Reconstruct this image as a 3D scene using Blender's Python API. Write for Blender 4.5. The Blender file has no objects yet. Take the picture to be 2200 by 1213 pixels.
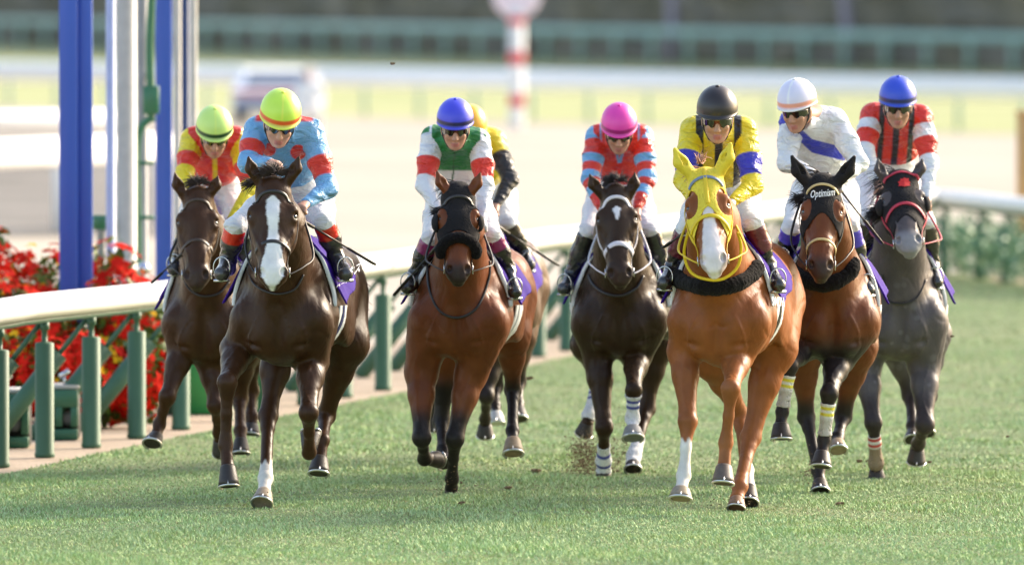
import bpy, math, random
import numpy as np
from mathutils import Vector, Matrix
R = math.radians
rng = np.random.RandomState(7); random.seed(7)
sc = bpy.context.scene
COL = sc.collection
# ------------------------------------------------------------------ camera, sky, sun, exposure
F = 24460.0; YH = -60.0; CAMH = 2.975          # focal length in photo pixels, horizon row, lens height in m
cam_d = bpy.data.cameras.new("camera"); cam = bpy.data.objects.new("camera", cam_d); COL.objects.link(cam)
cam_d.sensor_width = 36.0; cam_d.lens = F / 2200.0 * 36.0
cam.location = (0, 0, CAMH)
cam.rotation_euler = (R(90) - math.atan((606.5 - YH) / F), 0, 0)
cam_d.clip_start = 1.0; cam_d.clip_end = 3000
cam_d.dof.use_dof = True; cam_d.dof.focus_distance = 62.5
cam_d.dof.aperture_fstop = (cam_d.lens / 1000.0) / 0.135
sc.camera = cam
SUN_AZ = math.atan2(0.80, 0.60); SUN_EL = R(28)            # towards the right and behind the horses
world = bpy.data.worlds.new("World"); sc.world = world; world.use_nodes = True
nt = world.node_tree; bg = nt.nodes["Background"]
sky = nt.nodes.new("ShaderNodeTexSky"); sky.sky_type = 'NISHITA'; sky.sun_disc = False
sky.sun_elevation = SUN_EL; sky.sun_rotation = SUN_AZ; sky.air_density = 1.0; sky.dust_density = 2.5; sky.ozone_density = 0.6
nt.links.new(sky.outputs[0], bg.inputs[0]); bg.inputs[1].default_value = 0.15
sun_d = bpy.data.lights.new("sun", 'SUN'); sun_d.energy = 2.2; sun_d.angle = R(15); sun_d.color = (1.0, 0.93, 0.82)
sun = bpy.data.objects.new("sun", sun_d); COL.objects.link(sun)
sdir = Vector((math.sin(SUN_AZ) * math.cos(SUN_EL), math.cos(SUN_AZ) * math.cos(SUN_EL), math.sin(SUN_EL)))
sun.rotation_euler = sdir.to_track_quat('Z', 'Y').to_euler()
sc.view_settings.view_transform = 'Standard'; sc.view_settings.look = 'None'; sc.view_settings.gamma = 1.0
sc.view_settings.exposure = 1.46
sc.view_settings.use_white_balance = True; sc.view_settings.white_balance_temperature = 7150
sc.cycles.use_denoising = True
sc.cycles.max_bounces = 6; sc.cycles.diffuse_bounces = 3; sc.cycles.glossy_bounces = 3
sc.cycles.sample_clamp_indirect = 6.0

def P(x, y, D): return np.array([(x - 1100.0) * D / F, D, CAMH - (y - YH) * D / F])
def PV(x, y, D): return Vector(P(x, y, D))
def ground_D(y): return F * CAMH / (y - YH)

# ------------------------------------------------------------------ materials
MATS = {}
def mat(name, col=(.5, .5, .5), rough=.5, metal=0.0, attr=False, noise=None, bump=None, sheen=0.0, coat=0.0, spec=.5, grain=0.12, sub=0.0):
    if name in MATS: return MATS[name]
    m = bpy.data.materials.new(name); m.use_nodes = True; n = m.node_tree; b = n.nodes["Principled BSDF"]
    b.inputs["Roughness"].default_value = rough; b.inputs["Metallic"].default_value = metal
    b.inputs["Sheen Weight"].default_value = sheen; b.inputs["Coat Weight"].default_value = coat
    b.inputs["Specular IOR Level"].default_value = spec
    if sub: b.inputs["Subsurface Weight"].default_value = sub; b.inputs["Subsurface Radius"].default_value = (.02, .008, .004)
    tc = n.nodes.new("ShaderNodeTexCoord")
    if attr:
        src = n.nodes.new("ShaderNodeAttribute"); src.attribute_name = "Col"; out = src.outputs[0]
    else:
        src = n.nodes.new("ShaderNodeRGB"); src.outputs[0].default_value = (*col, 1); out = src.outputs[0]
    nz = n.nodes.new("ShaderNodeTexNoise"); nz.inputs["Scale"].default_value = (noise or 14.0); nz.inputs["Detail"].default_value = 5
    n.links.new(tc.outputs["Object"], nz.inputs["Vector"])
    mr = n.nodes.new("ShaderNodeMapRange"); mr.inputs[3].default_value = 1 - grain * 1.6; mr.inputs[4].default_value = 1 + grain * 1.6
    n.links.new(nz.outputs[0], mr.inputs[0])
    mx = n.nodes.new("ShaderNodeVectorMath"); mx.operation = 'SCALE'
    n.links.new(out, mx.inputs[0]); n.links.new(mr.outputs[0], mx.inputs[3]); n.links.new(mx.outputs[0], b.inputs["Base Color"])
    if bump:
        sc_, st, dist, stretch = bump
        mp = n.nodes.new("ShaderNodeMapping"); mp.inputs["Scale"].default_value = stretch
        n.links.new(tc.outputs["Object"], mp.inputs[0])
        n2 = n.nodes.new("ShaderNodeTexNoise"); n2.inputs["Scale"].default_value = sc_; n2.inputs["Detail"].default_value = 4; n2.inputs["Distortion"].default_value = .6
        n.links.new(mp.outputs[0], n2.inputs["Vector"])
        bp = n.nodes.new("ShaderNodeBump"); bp.inputs["Strength"].default_value = st; bp.inputs["Distance"].default_value = dist
        n.links.new(n2.outputs[0], bp.inputs["Height"]); n.links.new(bp.outputs[0], b.inputs["Normal"])
    MATS[name] = m
    return m

# ------------------------------------------------------------------ objects, parents, properties
def setp(o, label=None, cat=None, group=None, kind=None):
    if label: o["label"] = label
    if cat: o["category"] = cat
    if group: o["group"] = group
    if kind: o["kind"] = kind
    return o
def empty(name, loc, label, cat, group=None):
    o = bpy.data.objects.new(name, None); COL.objects.link(o); o.location = Vector(loc); o.empty_display_size = .2
    return setp(o, label, cat, group)
def wloc(o):
    v = Vector(o.location); p = o.parent
    while p: v = v + Vector(p.location); p = p.parent
    return v
def link_mesh(name, V, Fc, material, parent=None, col=None, smooth=True, origin=None, mats=None, midx=None):
    """V world coordinates, Fc a quad/tri array or list; linked as one object with its origin at the parent (or `origin`)."""
    V = np.asarray(V, dtype=np.float64).reshape(-1, 3)
    if origin is None: origin = Vector((0, 0, 0)) if parent is not None else Vector((V.mean(0)[0], V.mean(0)[1], V[:, 2].min()))
    base = wloc(parent) if parent is not None else Vector((0, 0, 0))
    o_w = base + Vector(origin) if parent is not None else Vector(origin)
    V = V - np.array(o_w)
    me = bpy.data.meshes.new(name)
    if isinstance(Fc, np.ndarray) and len(Fc):
        k = Fc.shape[1]; nf = len(Fc)
        me.vertices.add(len(V)); me.vertices.foreach_set("co", V.astype(np.float32).ravel())
        me.loops.add(nf * k); me.loops.foreach_set("vertex_index", Fc.astype(np.int32).ravel())
        me.polygons.add(nf); me.polygons.foreach_set("loop_start", np.arange(0, nf * k, k, dtype=np.int32))
        me.update(calc_edges=True); me.validate()
    else:
        me.from_pydata([tuple(v) for v in V], [], [tuple(f) for f in Fc]); me.update()
    if smooth: me.polygons.foreach_set("use_smooth", np.ones(len(me.polygons), dtype=bool))
    if col is not None:
        at = me.color_attributes.new("Col", 'FLOAT_COLOR', 'POINT')
        c4 = np.ones((len(V), 4), dtype=np.float32); c4[:, :3] = col; at.data.foreach_set("color", c4.ravel())
    for m_ in (mats or [material]): me.materials.append(m_)
    if midx is not None: me.polygons.foreach_set("material_index", np.asarray(midx, dtype=np.int32))
    o = bpy.data.objects.new(name, me); COL.objects.link(o)
    if parent is not None: o.parent = parent; o.location = Vector(origin)
    else: o.location = o_w
    return o

# ------------------------------------------------------------------ small mesh kit (lists of verts / faces)
class MB:
    def __init__(s): s.v = []; s.f = []; s.m = []; s.cur = 0
    def add(s, V, Fs):
        b = len(s.v); s.v += [tuple(map(float, p)) for p in V]; s.f += [tuple(i + b for i in f) for f in Fs]; s.m += [s.cur] * len(Fs)
    def box(s, c, h, rot=None, bev=.15):
        c = np.array(c, float); h = np.array(h, float); b = min(h) * bev
        Rm = np.array(rot) if rot is not None else np.eye(3)
        V = []; 
        for z, i in ((-h[2], 1), (-h[2] + b, 0), (h[2] - b, 0), (h[2], 1)):
            e = b if i else 0.0
            hx, hy = h[0] - e, h[1] - e; k = b * .7
            for (x, y) in ((-hx, -hy + k), (-hx + k, -hy), (hx - k, -hy), (hx, -hy + k), (hx, hy - k), (hx - k, hy), (-hx + k, hy), (-hx, hy - k)):
                V.append(c + Rm @ np.array((x, y, z)))
        Fs = [tuple(range(7, -1, -1)), tuple(range(24, 32))]
        for r in range(3):
            for i in range(8): Fs.append((r * 8 + i, r * 8 + (i + 1) % 8, (r + 1) * 8 + (i + 1) % 8, (r + 1) * 8 + i))
        s.add(V, Fs)
    def tube(s, pts, rad, n=10, cap=True, flat=None):
        pts = [np.array(p, float) for p in pts]; m = len(pts)
        rad = [rad] * m if np.isscalar(rad) else list(rad)
        V = []; up = None
        for i, p in enumerate(pts):
            t = pts[min(i + 1, m - 1)] - pts[max(i - 1, 0)]; t /= (np.linalg.norm(t) + 1e-9)
            if up is None:
                up = np.array((0, 0, 1.0)) if abs(t[2]) < .9 else np.array((1.0, 0, 0))
            a = np.cross(up, t); a /= (np.linalg.norm(a) + 1e-9); b = np.cross(t, a); up = b
            for k in range(n):
                an = 2 * math.pi * k / n; V.append(p + rad[i] * (math.cos(an) * a + math.sin(an) * b * (flat or 1.0)))
        Fs = []
        for i in range(m - 1):
            for k in range(n): Fs.append((i * n + k, i * n + (k + 1) % n, (i + 1) * n + (k + 1) % n, (i + 1) * n + k))
        if cap: Fs.append(tuple(range(n - 1, -1, -1))); Fs.append(tuple(range((m - 1) * n, m * n)))
        s.add(V, Fs)
    def ribbon(s, pts, nrm, w, th):
        """flat strap along pts, nrm = surface normals, w = half width, th = thickness"""
        pts = [np.array(p, float) for p in pts]; m = len(pts); V = []
        ws = [w] * m if np.isscalar(w) else w
        for i, p in enumerate(pts):
            t = pts[min(i + 1, m - 1)] - pts[max(i - 1, 0)]; t /= (np.linalg.norm(t) + 1e-9)
            n_ = nrm[i] - t * np.dot(nrm[i], t); n_ /= (np.linalg.norm(n_) + 1e-9); a = np.cross(n_, t)
            V += [p - a * ws[i] - n_ * th * .3, p - a * ws[i] * .85 + n_ * th, p + a * ws[i] * .85 + n_ * th, p + a * ws[i] - n_ * th * .3]
        Fs = []
        for i in range(m - 1):
            for k in range(4): Fs.append((i * 4 + k, i * 4 + (k + 1) % 4, (i + 1) * 4 + (k + 1) % 4, (i + 1) * 4 + k))
        Fs.append((3, 2, 1, 0)); Fs.append(tuple(range((m - 1) * 4, m * 4)))
        s.add(V, Fs)
    def lathe(s, c, prof, n=20, axis=(0, 0, 1)):
        ax = Vector(axis).normalized(); q = Vector((0, 0, 1)).rotation_difference(ax); V = []; m = len(prof)
        for (r, z) in prof:
            for k in range(n):
                an = 2 * math.pi * k / n; V.append(Vector(c) + q @ Vector((r * math.cos(an), r * math.sin(an), z)))
        Fs = [(i * n + k, i * n + (k + 1) % n, (i + 1) * n + (k + 1) % n, (i + 1) * n + k) for i in range(m - 1) for k in range(n)]
        Fs.append(tuple(range(n - 1, -1, -1))); Fs.append(tuple(range((m - 1) * n, m * n)))
        s.add(V, Fs)
    def build(s, name, material, parent=None, smooth=True, origin=None, mats=None):
        return link_mesh(name, s.v, s.f, material, parent, smooth=smooth, origin=origin, mats=mats, midx=(s.m if mats else None))
def smooth_path(pts, n=6):
    pts = [np.array(p, float) for p in pts]; out = []
    for i in range(len(pts) - 1):
        p0 = pts[max(i - 1, 0)]; p1 = pts[i]; p2 = pts[i + 1]; p3 = pts[min(i + 2, len(pts) - 1)]
        for k in range(n):
            t = k / n
            out.append(.5 * ((2 * p1) + (-p0 + p2) * t + (2 * p0 - 5 * p1 + 4 * p2 - p3) * t * t + (-p0 + 3 * p1 - 3 * p2 + p3) * t ** 3))
    out.append(pts[-1]); return out

# ------------------------------------------------------------------ implicit surfaces: flesh and cloth as one skin
def unit(v): v = np.asarray(v, float); return v / (np.linalg.norm(v) + 1e-12)
class Cone:
    def __init__(s, a, b, ra, rb, k=.03, u=None, sa=1.0, sb=None, sub=False, tag=None):
        s.a = np.array(a, float); s.b = np.array(b, float); s.ra, s.rb, s.k = ra, rb, k
        s.u = None if u is None else unit(u); s.sa = sa; s.sb = sa if sb is None else sb; s.sub = sub; s.tag = tag
        m = max(ra * max(1, s.sa), rb * max(1, s.sb))
        s.lo = np.minimum(s.a, s.b) - m; s.hi = np.maximum(s.a, s.b) + m
    def t(s, x, y, z):
        ba = s.b - s.a; return np.clip(((x - s.a[0]) * ba[0] + (y - s.a[1]) * ba[1] + (z - s.a[2]) * ba[2]) / (ba @ ba + 1e-12), 0, 1)
    def d(s, x, y, z):
        ba = s.b - s.a; t = s.t(x, y, z)
        qx = x - s.a[0] - t * ba[0]; qy = y - s.a[1] - t * ba[1]; qz = z - s.a[2] - t * ba[2]
        r = s.ra + (s.rb - s.ra) * t; f = 1.0
        if s.u is not None:
            S_ = s.sa + (s.sb - s.sa) * t; qu = qx * s.u[0] + qy * s.u[1] + qz * s.u[2]; f = qu * (1 / S_ - 1)
            qx = qx + f * s.u[0]; qy = qy + f * s.u[1]; qz = qz + f * s.u[2]
        return np.sqrt(qx * qx + qy * qy + qz * qz) - r
class Ell:
    def __init__(s, c, r, ax=None, k=.03, sub=False, tag=None):
        s.c = np.array(c, float); s.r = np.array(r, float); s.ax = np.eye(3) if ax is None else np.array([unit(v) for v in ax]); s.k = k; s.sub = sub; s.tag = tag
        e = np.sqrt(((s.ax * s.r[:, None]) ** 2).sum(0)); s.lo = s.c - e; s.hi = s.c + e
    def d(s, x, y, z):
        qx = x - s.c[0]; qy = y - s.c[1]; qz = z - s.c[2]; k0 = 0; k1 = 0
        for i in range(3):
            l = (qx * s.ax[i, 0] + qy * s.ax[i, 1] + qz * s.ax[i, 2]) / s.r[i]; k0 = k0 + l * l; k1 = k1 + (l / s.r[i]) ** 2
        k0 = np.sqrt(k0); k1 = np.sqrt(k1) + 1e-9
        return k0 * (k0 - 1) / k1
def smin(a, b, k):
    h = np.maximum(k - np.abs(a - b), 0) / k; return np.minimum(a, b) - h * h * k * .25
def field(prims, x, y, z):
    out = np.full(np.broadcast(x, y, z).shape, 9.0)
    for p in prims:
        v = p.d(x, y, z)
        out = -smin(-out, v, p.k) if p.sub else smin(out, v, p.k)
    return out
def grid(prims, h, off=0.0, lo=None, hi=None):
    L = np.min([p.lo for p in prims if not p.sub], 0) - off - 3 * h; U = np.max([p.hi for p in prims if not p.sub], 0) + off + 3 * h
    if lo is not None: L = np.maximum(L, lo)
    if hi is not None: U = np.minimum(U, hi)
    L = np.floor(L / h) * h; n = np.ceil((U - L) / h).astype(int) + 1
    A = np.full(n, 9.0, dtype=np.float32)
    ax = [(L[i] + h * np.arange(n[i])) for i in range(3)]
    for p in prims:
        pad = p.k + off + 3 * h
        i0 = np.maximum(np.floor((p.lo - pad - L) / h).astype(int), 0); i1 = np.minimum(np.ceil((p.hi + pad - L) / h).astype(int) + 1, n)
        if (i1 <= i0).any(): continue
        sl = tuple(slice(i0[i], i1[i]) for i in range(3))
        # coordinates relative to the grid corner keep float32 exact
        x = ax[0][sl[0]][:, None, None]; y = ax[1][sl[1]][None, :, None]; z = ax[2][sl[2]][None, None, :]
        v = p.d(x, y, z).astype(np.float32)
        A[sl] = -smin(-A[sl], v, p.k) if p.sub else smin(A[sl], v, p.k)
    return A, L, ax
def surfnets(A, L, h, relax=1):
    s = A < 0
    c = np.zeros(tuple(np.array(A.shape) - 1), dtype=np.int8)
    for dx in (0, 1):
        for dy in (0, 1):
            for dz in (0, 1):
                c += s[dx:A.shape[0] - 1 + dx, dy:A.shape[1] - 1 + dy, dz:A.shape[2] - 1 + dz]
    act = (c > 0) & (c < 8); I = np.argwhere(act); idx = np.full(act.shape, -1, dtype=np.int32); idx[act] = np.arange(len(I))
    if len(I) == 0: return np.zeros((0, 3)), np.zeros((0, 4), int)
    acc = np.zeros((len(I), 3)); cnt = np.zeros(len(I)); E = np.eye(3, dtype=int)
    for a_ in range(3):
        b_, c_ = (a_ + 1) % 3, (a_ + 2) % 3
        for i in (0, 1):
            for j in (0, 1):
                o = E[b_] * i + E[c_] * j; p = I + o; q = p + E[a_]
                v0 = A[p[:, 0], p[:, 1], p[:, 2]].astype(float); v1 = A[q[:, 0], q[:, 1], q[:, 2]].astype(float)
                m = (v0 < 0) != (v1 < 0); t = np.where(m, v0 / np.where(m, v0 - v1, 1), 0)
                acc += m[:, None] * (o + t[:, None] * E[a_]); cnt += m
    V = (I + acc / cnt[:, None]) * h + L
    Q = []
    for a_ in range(3):
        b_, c_ = (a_ + 1) % 3, (a_ + 2) % 3
        sl0 = [slice(1, -1)] * 3; sl1 = [slice(1, -1)] * 3; sl0[a_] = slice(0, -1); sl1[a_] = slice(1, None)
        s0 = s[tuple(sl0)]; s1 = s[tuple(sl1)]; m = s0 != s1; g = np.argwhere(m); off = np.ones(3, int); off[a_] = 0; g = g + off
        inside = s0[m]
        k = [idx[tuple((g - d).T)] for d in (0 * E[b_], E[b_], E[b_] + E[c_], E[c_])]
        q = np.stack(k, 1); q[~inside] = q[~inside][:, ::-1]; Q.append(q)
    Q = np.concatenate(Q); Q = Q[(Q >= 0).all(1)]
    for _ in range(relax):
        n = len(V); S_ = np.zeros((n, 3)); C_ = np.zeros(n)
        for i in range(4):
            a = Q[:, i]; b = Q[:, (i + 1) % 4]
            for ax_ in range(3): S_[:, ax_] += np.bincount(a, V[b, ax_], n)
            C_ += np.bincount(a, minlength=n)
        V = V * .5 + .5 * S_ / np.maximum(C_, 1)[:, None]
    return V, Q
# ------------------------------------------------------------------ racehorse
M_BRIDLE = mat("dark_leather", (.025, .02, .018), .4, spec=.6)
M_STEEL = mat("steel", (.6, .6, .62), .25, 1.0)
M_EYE = mat("eye", (.012, .008, .006), .06, spec=.8, coat=1.0)
M_SHOE = mat("alloy_shoe", (.7, .7, .72), .3, 1.0)
M_PURPLE = mat("purple_cloth", (.036, .005, .22), .8, sheen=.0, spec=.2, bump=(25, .25, .01, (1, 1, 1)))
M_WHITE = mat("white_webbing", (.8, .8, .8), .6)
M_LETTER = mat("white_lettering", (.85, .85, .85), .6)
HORSES = {}
class Horse: pass
def ns(**k):
    h = Horse(); h.__dict__.update(k); return h

def proj_px(V):   # true position -> photo pixel, for pattern placement on the traced animal
    V = np.asarray(V); return 1100 + V[:, 0] * F / V[:, 1], YH + (CAMH - V[:, 2]) * F / V[:, 1]

def make_horse(key, label, D, S, chest, rump, ears, earb, poll, chin, legs, colfn, chest_w=1.0, neck_mid=None, fw=1.20, voxel=.0085,
               coat_rough=.40, withers_y=None, bell=0.0, extra=None):
    q = S / (F / D)
    W = lambda x, y, d: P(x, y, D + d * q)
    C0 = W(chest[0], chest[1], 0); R0 = W(rump[0], rump[1], 1.4)
    B = R0 - C0; B[2] = 0; B = unit(B); Lt = np.array((B[1], -B[0], 0.0)); Zu = np.array((0, 0, 1.0))
    ox = W(chest[0], chest[1], .7)
    root = empty("racehorse", (ox[0], ox[1], 0), label, "horse", "racehorses galloping towards the camera")
    def body(l, d, z, zc=None):     # std metres in the trunk frame: lateral, along the back, up
        t = d / 1.4; c = C0 * (1 - t) + R0 * t
        return c + Lt * (l * q) + Zu * (z * q)
    pr = []
    st = [(.13, .02, .17, 1.12), (.30, .03, .265, .96), (.60, .015, .315, .96), (.95, .045, .30, 1.02), (1.22, .09, .26, 1.08), (1.46, .09, .19, 1.15)]
    for (d0, z0, h0, s0), (d1, z1, h1, s1) in zip(st[:-1], st[1:]):
        cw0 = chest_w if d0 < .9 else 1; cw1 = chest_w if d1 < .9 else 1
        pr.append(Cone(body(0, d0, z0), body(0, d1, z1), h0 * q, h1 * q, .05 * q, Lt, s0 * cw0, s1 * cw1))
    pr.append(Cone(body(0, .34, .26), body(0, .62, .27), .11 * q, .09 * q, .14 * q))      # withers
    for s_ in (-1, 1):
        cw = chest_w
        pr.append(Cone(body(s_ * .11 * cw, .42, .16), body(s_ * .165 * cw, .10, -.04), .105 * q, .115 * q, .06 * q))
        pr.append(Ell(body(s_ * .085 * cw, .05, -.10), (.105 * cw * q, .11 * q, .17 * q), (Lt, B, Zu), .025 * q))
        pr.append(Ell(body(s_ * .16 * cw, .14, -.05), (.085 * q, .12 * q, .15 * q), (Lt, B, Zu), .03 * q))
        pr.append(Ell(body(s_ * .155, 1.28, .06), (.135 * q, .27 * q, .24 * q), (Lt, B, Zu), .07 * q))
    pr.append(Ell(body(0, .16, -.20), (.13 * q, .15 * q, .12 * q), (Lt, B, Zu), .06 * q))
    for s_ in (-1, 1):
        pr.append(Ell(body(s_ * .20 * cw, .30, -.08), (.060 * q, .13 * q, .17 * q), (Lt, B, Zu), .02 * q))
        pr.append(Cone(body(s_ * .235 * cw, .17, .20), body(s_ * .262 * cw, .20, -.16), .012 * q, .014 * q, .03 * q, sub=True))
        pr.append(Cone(body(s_ * .10 * cw, -.045, -.20), body(s_ * .19 * cw, .03, -.17), .010 * q, .012 * q, .03 * q, sub=True))
        pr.append(Ell(body(s_ * .27, .75, -.12), (.05 * q, .20 * q, .12 * q), (Lt, B, Zu), .05 * q))
    # neck
    pd = poll[2]; N2 = W(*poll)
    nb = body(0, .30, .10); nl = body(0, .12, .02)
    nm = W(*neck_mid) if neck_mid else (nb * .45 + N2 * .55)
    pr.append(Cone(nb, nm, .235 * q, .175 * q, .10 * q, Lt, .84, .80))
    pr.append(Cone(nl, nm, .15 * q, .145 * q, .09 * q, Lt, .90, .88))
    for s_ in (-1, 1): pr.append(Cone(nb * .6 + nm * .4 + Lt * s_ * .09 * q + Zu * .02 * q, body(s_ * .13, .32, .16), .06 * q, .08 * q, .09 * q))
    # head frame
    P0 = W(*poll); P1 = W(*chin); hl = np.linalg.norm(P1 - P0); hs = hl / .62
    A_ = unit(P1 - P0); Lh = W(ears[1][0], ears[1][1], poll[2]) - W(ears[0][0], ears[0][1], poll[2]); eb = W(earb[1][0], earb[1][1], poll[2]) - W(earb[0][0], earb[0][1], poll[2])
    Lh = unit(eb); Lh = unit(Lh - A_ * (Lh @ A_)); N_ = np.cross(A_, Lh); 
    if N_[1] > 0: N_ = -N_
    g = hs; gw = hs * fw
    H = lambda l, a, n: P0 + Lh * (l * gw) + A_ * (a * g) + N_ * (n * g)
    ax = (Lh, A_, N_)
    pr.append(Cone(nm, H(0, .05, -.10), .165 * q, .108 * q, .05 * q, Lt, .82, .90))
    hp = []
    def he(c, r, k=.03, sub=False): hp.append(Ell(H(*c), (r[0] * gw, r[1] * g, r[2] * g), ax, k * g, sub))
    def hc(a, b, ra, rb, k=.03, sa=1.0, sub=False): hp.append(Cone(H(*a), H(*b), ra * g, rb * g, k * g, Lh, sa * fw, None, sub))
    he((0, .06, -.04), (.082, .10, .09), .03)
    he((0, .19, -.045), (.098, .125, .088), .03)
    for s_ in (-1, 1):
        he((s_ * .090, .20, -.02), (.027, .050, .034), .03)
        he((s_ * .078, .170, -.003), (.030, .030, .022), .025)
        he((s_ * .056, .25, -.105), (.054, .135, .105), .035)
        hc((s_ * .080, .27, -.045), (s_ * .062, .40, -.03), .014, .010, .03)
    hc((0, .22, -.03), (0, .50, -.012), .070, .046, .04)
    hc((0, .30, -.11), (0, .545, -.052), .056, .036, .05)
    he((0, .545, -.025), (.065, .060, .056), .035)
    hc((0, .40, -.02), (0, .52, -.02), .056, .058, .04)
    for s_ in (-1, 1): he((s_ * .045, .535, .006), (.025, .040, .026), .02)
    he((0, .592, -.012), (.040, .028, .030), .025)
    he((0, .598, -.050), (.033, .028, .028), .012)
    for s_ in (-1, 1):
        hp.append(Ell(H(s_ * .050, .545, .026), (.015 * gw, .024 * g, .022 * g), ax, .008 * g, True))
        hp.append(Ell(H(s_ * .106, .205, .004), (.010 * gw, .018 * g, .016 * g), ax, .010 * g, True))
    nhead = len(hp)
    # ears
    for i in (0, 1):
        b_ = W(earb[i][0], earb[i][1], poll[2] - .0); t_ = W(ears[i][0], ears[i][1], poll[2] - .03)
        m_ = b_ * .55 + t_ * .45 + Lh * ((-1, 1)[i] * .012 * g)
        eu = unit(np.cross(unit(t_ - b_), N_)); hp.append(Cone(b_ - unit(t_ - b_) * .02, m_, .030 * g, .032 * g, .018 * g, eu, .95, 1.08)); hp.append(Cone(m_, t_, .032 * g, .006 * g, .012 * g, eu, 1.08, 1.0))
        hp.append(Cone(b_ * .75 + t_ * .25 + N_ * .034 * g, b_ * .15 + t_ * .85 + N_ * .02 * g, .022 * g, .006 * g, .008 * g, eu, 1.0, 1.0, sub=True))
    # legs
    wraps = []; lp = []; legn = []
    for j, lg in enumerate(legs):
        nd = [W(*n_) for n_ in lg["n"]]; wf = lg.get("w", 1.0); fore = j < 2; q_ = q * wf
        U = unit(Lt)
        if fore:
            elb, knee, fet, cor, sole = nd
            s_ = -1 if j == 0 else 1
            sh = body(s_ * .165 * chest_w, .13, -.10)
            mus = elb * .66 + knee * .34; abk = elb * .14 + knee * .86; bk = knee * .86 + fet * .14; mc = knee * .5 + fet * .5; af = knee * .12 + fet * .88
            seg = [(sh, elb, .125, .092, .05), (elb, mus, .090, .073, .03), (mus, abk, .073, .045, .03), (abk, knee, .047, .052, .02), (knee, bk, .052, .039, .018),
                   (bk, mc, .038, .030, .02), (mc, af, .030, .032, .02), (af, fet, .034, .041, .015), (fet, fet * .45 + cor * .55, .040, .031, .015), (fet * .45 + cor * .55, cor, .031, .040, .015)]
            lp.append(Cone(body(s_ * .15 * chest_w, .30, -.05), elb + B * .05 * q, .15 * q, .085 * q, .06 * q))
        else:
            sti, hoc, fet, cor, sole = nd
            s_ = -1 if j == 2 else 1
            hip = body(s_ * .15, 1.28, -.02)
            g1 = sti * .6 + hoc * .4; g2 = sti * .16 + hoc * .84; bk = hoc * .8 + fet * .2; af = hoc * .12 + fet * .88
            seg = [(hip, sti, .17, .125, .07), (sti, g1, .120, .082, .05), (g1, g2, .082, .046, .03), (g2, hoc, .048, .056, .02), (hoc, bk, .054, .040, .018),
                   (bk, af, .036, .034, .02), (af, fet, .036, .043, .015), (fet, fet * .45 + cor * .55, .042, .032, .015), (fet * .45 + cor * .55, cor, .032, .041, .015)]
            hd = unit(sti - hoc); lp.append(Cone(hoc + hd * .02 * q, hoc + B * .055 * q + hd * .05 * q, .035 * q, .022 * q, .02 * q))   # point of hock
        for (a, b, ra, rb, k) in seg: lp.append(Cone(a, b, ra * q_, rb * q_, k * q))
        # tendon behind the cannon
        kn = nd[1]; bh = B * .030 * q
        lp.append(Cone(kn * .8 + fet * .2 + bh, kn * .1 + fet * .9 + bh * .8, .019 * q_, .021 * q_, .02 * q))
        if fore: 
            lp.append(Cone(elb * .8 + knee * .2 + Lt * s_ * .045 * q, elb * .35 + knee * .65 + Lt * s_ * .02 * q, .03 * q_, .02 * q_, .02 * q))
            lp.append(Ell(knee, (.050 * q_, .05 * q_, .058 * q_), (Lt, B, Zu), .015 * q))
        lp.append(Ell(fet + B * .02 * q, (.030 * q_, .030 * q_, .032 * q_), None, .015 * q))
        legn.append(nd)
    allp = pr + lp + hp
    # grooves between the breast muscles and behind the shoulders
    allp.append(Cone(body(0, -.075, .03), body(0, -.05, -.24), .024 * q, .020 * q, .035 * q, sub=True))
    vein = []
    for s_ in (-1, 1):
        vein.append([H(s_ * .085, .28, -.03), H(s_ * .078, .35, .0), H(s_ * .055, .41, .03), H(s_ * .045, .47, .04)])
        vein.append([H(s_ * .085, .33, -.08), H(s_ * .08, .40, -.06), H(s_ * .07, .46, -.04)])
        vein.append([body(s_ * .10, -.05, -.02), body(s_ * .14, -.03, -.10), body(s_ * .17, .0, -.20)])
    for nd in legn[:2]:
        e_, k_ = nd[0], nd[1]; vein.append([e_ - B * .1 * q + Lt * .02 * q, e_ * .5 + k_ * .5 - B * .07 * q - Lt * .015 * q, e_ * .15 + k_ * .85 - B * .05 * q + Lt * .01 * q])
    vv = []
    for ch in vein:
        c3 = [surf_snap(allp, p_, -.0005) for p_ in smooth_path(ch, 4)]
        vv += [Cone(a, b, .0052, .0052, .008) for a, b in zip(c3[:-1], c3[1:])]
    allp = allp + vv
    A, L0, gx = grid(allp, voxel)
    I = np.nonzero(np.abs(A) < voxel * 3); px3 = [gx[i][I[i]] - C0[i] for i in range(3)]
    l_ = (px3[0] * Lt[0] + px3[1] * Lt[1]) / q; d_ = (px3[0] * B[0] + px3[1] * B[1]) / q; z_ = px3[2] / q; ph = (len(key) * 1.7) % 6
    fade = np.clip((z_ + .62) / .25, .25, 1) * np.clip((.62 - z_) / .15, 0, 1)
    n1 = np.sin(15 * l_ + 2.2 * np.sin(9 * z_ + ph)) * np.sin(12 * z_ + 2 * np.sin(8 * d_ + ph) + 1.2 * np.sin(17 * l_))
    cr = (1 - np.abs(np.sin(z_ * 19 + np.abs(l_) * 26 + 1.4 * np.sin(l_ * 22 + ph) + d_ * 6))) ** 6 * np.clip(n1 + .3, 0, 1)
    cr2 = (1 - np.abs(np.sin(np.abs(l_) * 34 - z_ * 9 + 1.5 * np.sin(z_ * 15 + ph)))) ** 7 * np.clip(.4 - n1, 0, 1)
    A[I] += (fade * (.0045 * n1 + .0055 * cr + .0045 * cr2) * q).astype(np.float32)
    V, Qf = surfnets(A, L0, voxel, 1)
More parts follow.
